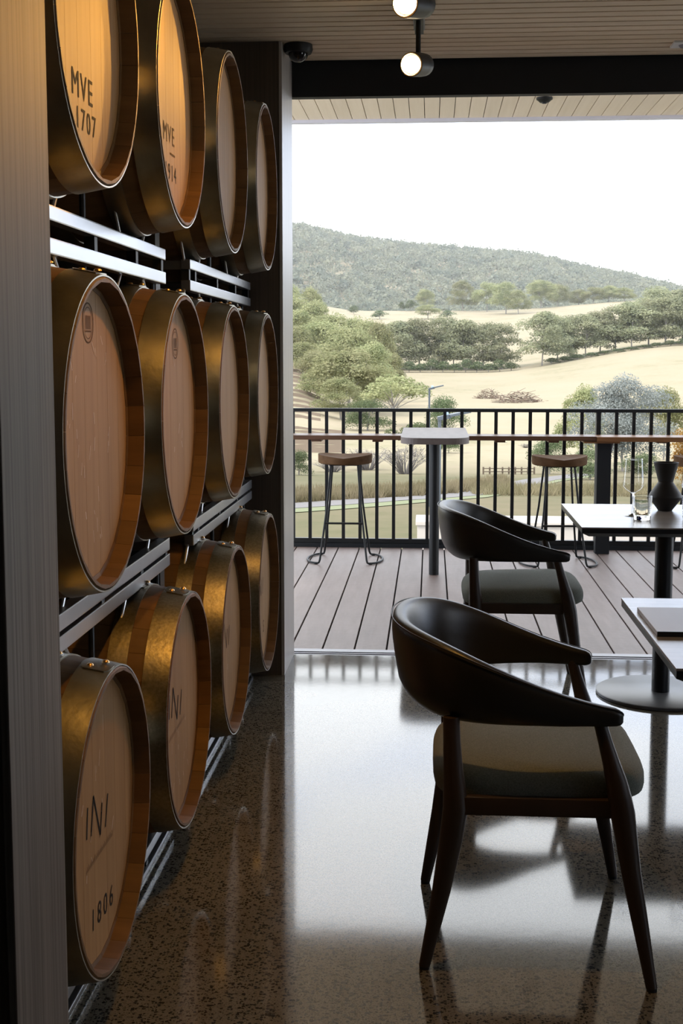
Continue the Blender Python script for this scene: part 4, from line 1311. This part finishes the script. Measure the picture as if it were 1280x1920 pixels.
LAB = {
 'leftmass': ('olive-green gum tree in the crowded wood beside the vineyard slope', 'gum trees crowding beside the vineyard'),
 'acacia': ('open-branched spreading tree standing just behind the street lamp', None),
 'roundbush': ('rounded dark green bush beside the street lamp', None),
 'belt': ('gum tree in the shaded belt behind the golden paddock, vineyard side of the gap', 'gum trees of the belt before the gap'),
 'rbelt': ('gum tree in the rising belt along the paddock past the gap', 'gum trees of the belt past the gap'),
 'lowshrub': ('low dark shrub under the belt of gum trees', 'shrubs under the tree belts'),
 'knoll': ('gum tree standing on the upper pasture below the forested hill', 'gum trees on the upper pasture'),
 'silver': ('silvery blue-grey tree rising behind the railing and the far table', None),
 'behindsilver': ('green tree half hidden beside the silvery tree', 'green trees flanking the silvery tree'),
 'lowbush': ('dark green bush at the foot of the silvery tree', 'bushes below the silvery tree'),
 'orange': ('orange autumn-coloured bush behind the railing beyond the vase', None),
 'slope': ('scrubby green tree on the slope behind the bar table', 'scrub on the slope behind the bar table'),
 'bareshrub': ('leafless grey shrub on the slope below the deck', 'leafless shrubs below the deck'),
 'leftbush': ('dark green bush seen through the railing beside the far pillar', None),
 'sapling': ('bare young tree by the little paddock fence', 'saplings by the paddock fence'),
 'brush': ('heap of dead branches in the golden paddock', 'brush heaps in the paddock'),
}
CATS = {'shrub': 'shrub', 'bush': 'bush', 'bare': 'shrub', 'pile': 'brush pile', 'orange': 'bush'}
NM = {'shrub': 'shrub', 'bush': 'bush', 'bare': 'bare_shrub', 'pile': 'brush_pile', 'orange': 'autumn_bush', 'silver': 'silver_tree', 'open': 'spreading_tree', 'gum': 'gum_tree', 'belt': 'gum_tree'}
ORD = ['first', 'second', 'third', 'fourth', 'fifth', 'sixth', 'seventh', 'eighth', 'ninth', 'tenth', 'eleventh', 'twelfth', 'thirteenth', 'fourteenth', 'fifteenth',
       'sixteenth', 'seventeenth', 'eighteenth', 'nineteenth', 'twentieth', 'twenty-first', 'twenty-second', 'twenty-third', 'twenty-fourth', 'twenty-fifth']
ALONG = {'belt': ('gum tree in the shaded belt before the gap, %s from the vineyard side', lambda r: r[1]),
         'rbelt': ('gum tree in the belt rising along the paddock, %s from the gap', lambda r: r[1]),
         'knoll': ('tree on the upper pasture under the forested hill, %s from the vineyard side', lambda r: r[1] / r[2]),
         'lowshrub': ('low dark shrub under the tree belts, %s from the vineyard side', lambda r: r[1]),
         'leftmass': ('olive-green tree in the wood beside the vineyard, %s going uphill from the street lamp', lambda r: r[2]),
         'lowbush': ('dark green bush at the foot of the silvery tree, %s from the paddock fence', lambda r: r[1]),
         'behindsilver': ('green tree flanking the silvery tree, %s from the paddock fence', lambda r: r[1]),
         'bareshrub': ('leafless grey shrub below the deck, %s from the far pillar', lambda r: r[1]),
         'slope': ('scrubby green tree on the slope behind the bar table, %s from the far pillar', lambda r: r[1]),
         'sapling': ('bare young tree by the paddock fence, %s from the bar table', lambda r: r[1]),
         'brush': ('heap of dead branches in the golden paddock, %s from the street lamp', lambda r: r[1])}
RANK = {}
for tg in ALONG:
    for n_, r in enumerate(sorted([r for r in TREES if r[6] == tg], key=ALONG[tg][1])):
        RANK[r] = ALONG[tg][0] % ORD[n_]
tr_ = random.Random(5)
for i, (kind, x, y, z, h, wd, tg) in enumerate(TREES):
    lab, grp = LAB[tg]
    lab = RANK.get((kind, x, y, z, h, wd, tg), lab)
    t = thing(NM[kind], lab, CATS.get(kind, 'tree'), (x, y, z - 0.02 * h), tr_.uniform(0, 6.28), grp)
    k_ = 1.45 if kind == 'belt' else 1.0 if tg == 'knoll' else 1.2
    t.scale = (wd * k_, wd * k_, h * (1.5 if tg == 'lowshrub' else 1.03))
    if kind == 'bare':
        link('twigs', BARE[i % 2], t)
    elif kind == 'pile':
        link('branches', pile_mesh(i), t)
    else:
        P = PROTO[kind]
        fm, tm = P[i % len(P)]
        link('foliage', fm, t)
        link('trunk', tm, t)

# ---- forest on the far hill: thousands of crowns, one object
g = np.random.default_rng(3)
n_t, n_l = 8800, 60
ty = 1010 + 860 * g.random(n_t) ** 0.85
tx = (-0.34 + 0.72 * g.random(n_t)) * ty
tz = np.array([terrain(a, b) for a, b in zip(tx, ty)])
tr = 4.2 + 3.6 * g.random(n_t)
d = g.normal(size=(n_t, n_l, 3)); d /= np.linalg.norm(d, axis=2)[:, :, None]
d[:, :, 2] = np.where(d[:, :, 2] < -0.3, -d[:, :, 2], d[:, :, 2])
lump = 1 + 0.35 * np.sin(d[:, :, 0] * 5 + tx[:, None]) * np.cos(d[:, :, 1] * 5 + ty[:, None])
P_ = np.stack([tx, ty, tz + tr * 0.9], 1)[:, None, :] + d * (tr[:, None] * lump * (0.7 + 0.35 * g.random((n_t, n_l))))[:, :, None]
nr = d + g.normal(size=d.shape) * 0.5; nr /= np.linalg.norm(nr, axis=2)[:, :, None]
e1 = np.cross(nr, g.normal(size=d.shape)); e1 /= np.linalg.norm(e1, axis=2)[:, :, None]
e2 = np.cross(nr, e1)
sz = (tr[:, None] * (0.13 + 0.15 * g.random((n_t, n_l))))[:, :, None]
V = np.stack([P_ - e1 * sz, P_ - e2 * sz * 0.7, P_ + e1 * sz, P_ + e2 * sz * 0.7], 2).reshape(-1, 3)
F = np.arange(len(V)).reshape(-1, 4)
hf = link('hill_forest', np_mesh('hill_forest', V, F, M['leaf_hill'], False))
tag(hf, 'grey-green eucalypt forest covering the whole far hill', 'forest', None, 'stuff')

# ---- tall dry grass
def grass(name, spots, n, hgt, label, seed):
    g = np.random.default_rng(seed)
    V = []
    for (x0, x1, y0g, y1g) in spots:
        k = int(n * (x1 - x0) * (y1g - y0g))
        xs = x0 + (x1 - x0) * g.random(k); yy = y0g + (y1g - y0g) * g.random(k)
        for x, y in zip(xs, yy):
            sh_ = (y - 37.6) - (x + 4.2) * 1.0
            z = terrain(x, y)
            h = hgt * (0.5 + 0.8 * g.random()); a = g.random() * PI; wd = 0.012 + 0.018 * g.random()
            lx, ly = g.normal() * 0.12, g.normal() * 0.12
            ca, sa = math.cos(a) * wd, math.sin(a) * wd
            V.append([(x - ca, y - sa, z - .02), (x + ca, y + sa, z - .02), (x + lx, y + ly, z + h)])
    V = np.array(V).reshape(-1, 3)
    F = np.arange(len(V)).reshape(-1, 3)
    o = link(name, np_mesh(name, V, F, M['tallgrass']))
    return tag(o, label, 'grass', None, 'stuff')
spots = []
for i in range(len(trk) - 1):
    (xa, ya), (xb, yb) = trk[i], trk[i + 1]
    if xb > 4.5: break
    for q in range(3):
        x0_ = xa + (xb - xa) * q / 3; x1_ = xa + (xb - xa) * (q + 1) / 3; ym = ya + (yb - ya) * (q + .5) / 3
        spots.append((x0_, x1_, ym + 1.2, ym + 6.5))
grass('tall_grass', spots, 240, 0.36, 'tall dry grass growing beyond the gravel track', 4)
spots2 = [(1.5, 14, 44, 50)]
grass('grass_band', spots2, 130, 0.30, 'band of rough dry grass below the silvery tree', 6)

# ---- vineyard rows on the left slope
def vine_row(y, x0, x1, h, lab, grp, m):
    b = MB()
    r_ = random.Random(int(y * 10))
    n = 26
    v = []
    for i in range(n + 1):
        x = x0 + (x1 - x0) * i / n
        z = terrain(x, y)
        hh = h * r_.uniform(0.7, 1.15); t_ = h * 0.3
        v += [(x, y - t_, z - 0.05), (x, y - t_ * 0.8, z + hh), (x, y + t_ * 0.8, z + hh * 0.95), (x, y + t_, z - 0.05)]
    f = []
    for i in range(n):
        a = i * 4
        for k in range(3):
            f.append((a + k, a + k + 1, a + k + 5, a + k + 4))
    o = b.add(v, f).build('vine_row', M[m])
    return tag(o, lab, 'vineyard', grp)
for k in range(9):
    y = 104 + k * 4.0
    vine_row(y, -0.30 * y, -0.071 * y, 0.28, 'row of dormant vines on the lower vineyard, %s behind the lone bar stool' % ORD[k], 'lower vineyard rows', 'vine')
for k in range(12):
    y = 150 + k * 7.0
    vine_row(y, -0.32 * y, -0.088 * y, 0.36, 'row of dormant vines on the upper vineyard slope, %s going uphill' % ORD[k], 'upper vineyard rows', 'vine')

# ---- paddock fence
fn = thing('paddock_fence', 'short run of dark timber paddock fence on the slope', 'fence', (0, 0, 0))
pk = []
for i in range(9):
    x = 2.95 + i * 0.36; y = 70.0 + 0.1 * i
    z = terrain(x, y)
    pk.append((x, y, z))
    MB().box(x - 0.045, x + 0.045, y - 0.05, y + 0.05, z - 0.1, z + 0.42).build('post', M['oldwood'], fn)
for h_ in (0.16, 0.34):
    MB().tube([(x, y - 0.06, z + h_) for x, y, z in pk], 0.028, 5).build('rail', M['oldwood'], fn)

# ---- street lamps below the deck
M['lampgrey'] = mat('street_lamp_grey', (0.055, 0.065, 0.075), 0.5)
M['lampblue'] = mat('blue_sensor', (0.25, 0.38, 0.62), 0.4)
def street_lamp(loc, ztop, s, label, rz, tilt):
    g0 = terrain(loc[0], loc[1])
    t = thing('street_lamp', label, 'street lamp', (loc[0], loc[1], g0), rz, 'street lamps')
    H_ = ztop - g0
    MB().tube([(0, 0, -0.1), (0, 0, H_ - 0.10), (0, 0, H_)], [0.034 * s, 0.030 * s, 0.030 * s], 10).build('pole', M['lampgrey'], t, 60)
    a = Matrix.Translation((0, 0, H_)) @ Matrix.Rotation(-tilt, 4, 'Y')
    MB().box(-0.03, 0.16, -0.045, 0.045, -0.03, 0.03, 0.01).xf(a).build('arm', M['lampgrey'], t, 40)
    MB().box(0.14, 0.44, -0.09, 0.09, -0.008, 0.028, 0.008).xf(a).build('lamp_head', M['lampgrey'], t, 40)
    MB().lathe([(0.035, 0.028), (0.035, 0.07), (0.025, 0.085), (0.0001, 0.088)], 12, (0.10, 0, 0)).xf(a).build('sensor', M['lampblue'], t, 50)
street_lamp((-0.045, 38.0), 0.30, 1.0, 'slim grey street lamp rising above the railing behind the bar table', 0.0, 0.22)
street_lamp((0.125, 17.6), 0.46, 0.8, 'shorter grey street lamp with its head just under the top rail', 0.15, 0.20)

# ---- thin summer haze lying over the valley
hz = bpy.data.materials.new('valley_haze')
hz.use_nodes = True
t_ = hz.node_tree
for n in list(t_.nodes): t_.nodes.remove(n)
ho = t_.nodes.new('ShaderNodeOutputMaterial'); hv = t_.nodes.new('ShaderNodeVolumeScatter')
hv.inputs['Color'].default_value = (0.97, 0.98, 1.0, 1); hv.inputs['Density'].default_value = 0.00011; hv.inputs['Anisotropy'].default_value = 0.2
t_.links.new(hv.outputs['Volume'], ho.inputs['Volume'])
tag(MB().box(-2600, 2600, 110, 3500, -40, 420).build('haze', hz), 'thin pale haze lying over the valley and hill', 'haze', None, 'stuff')
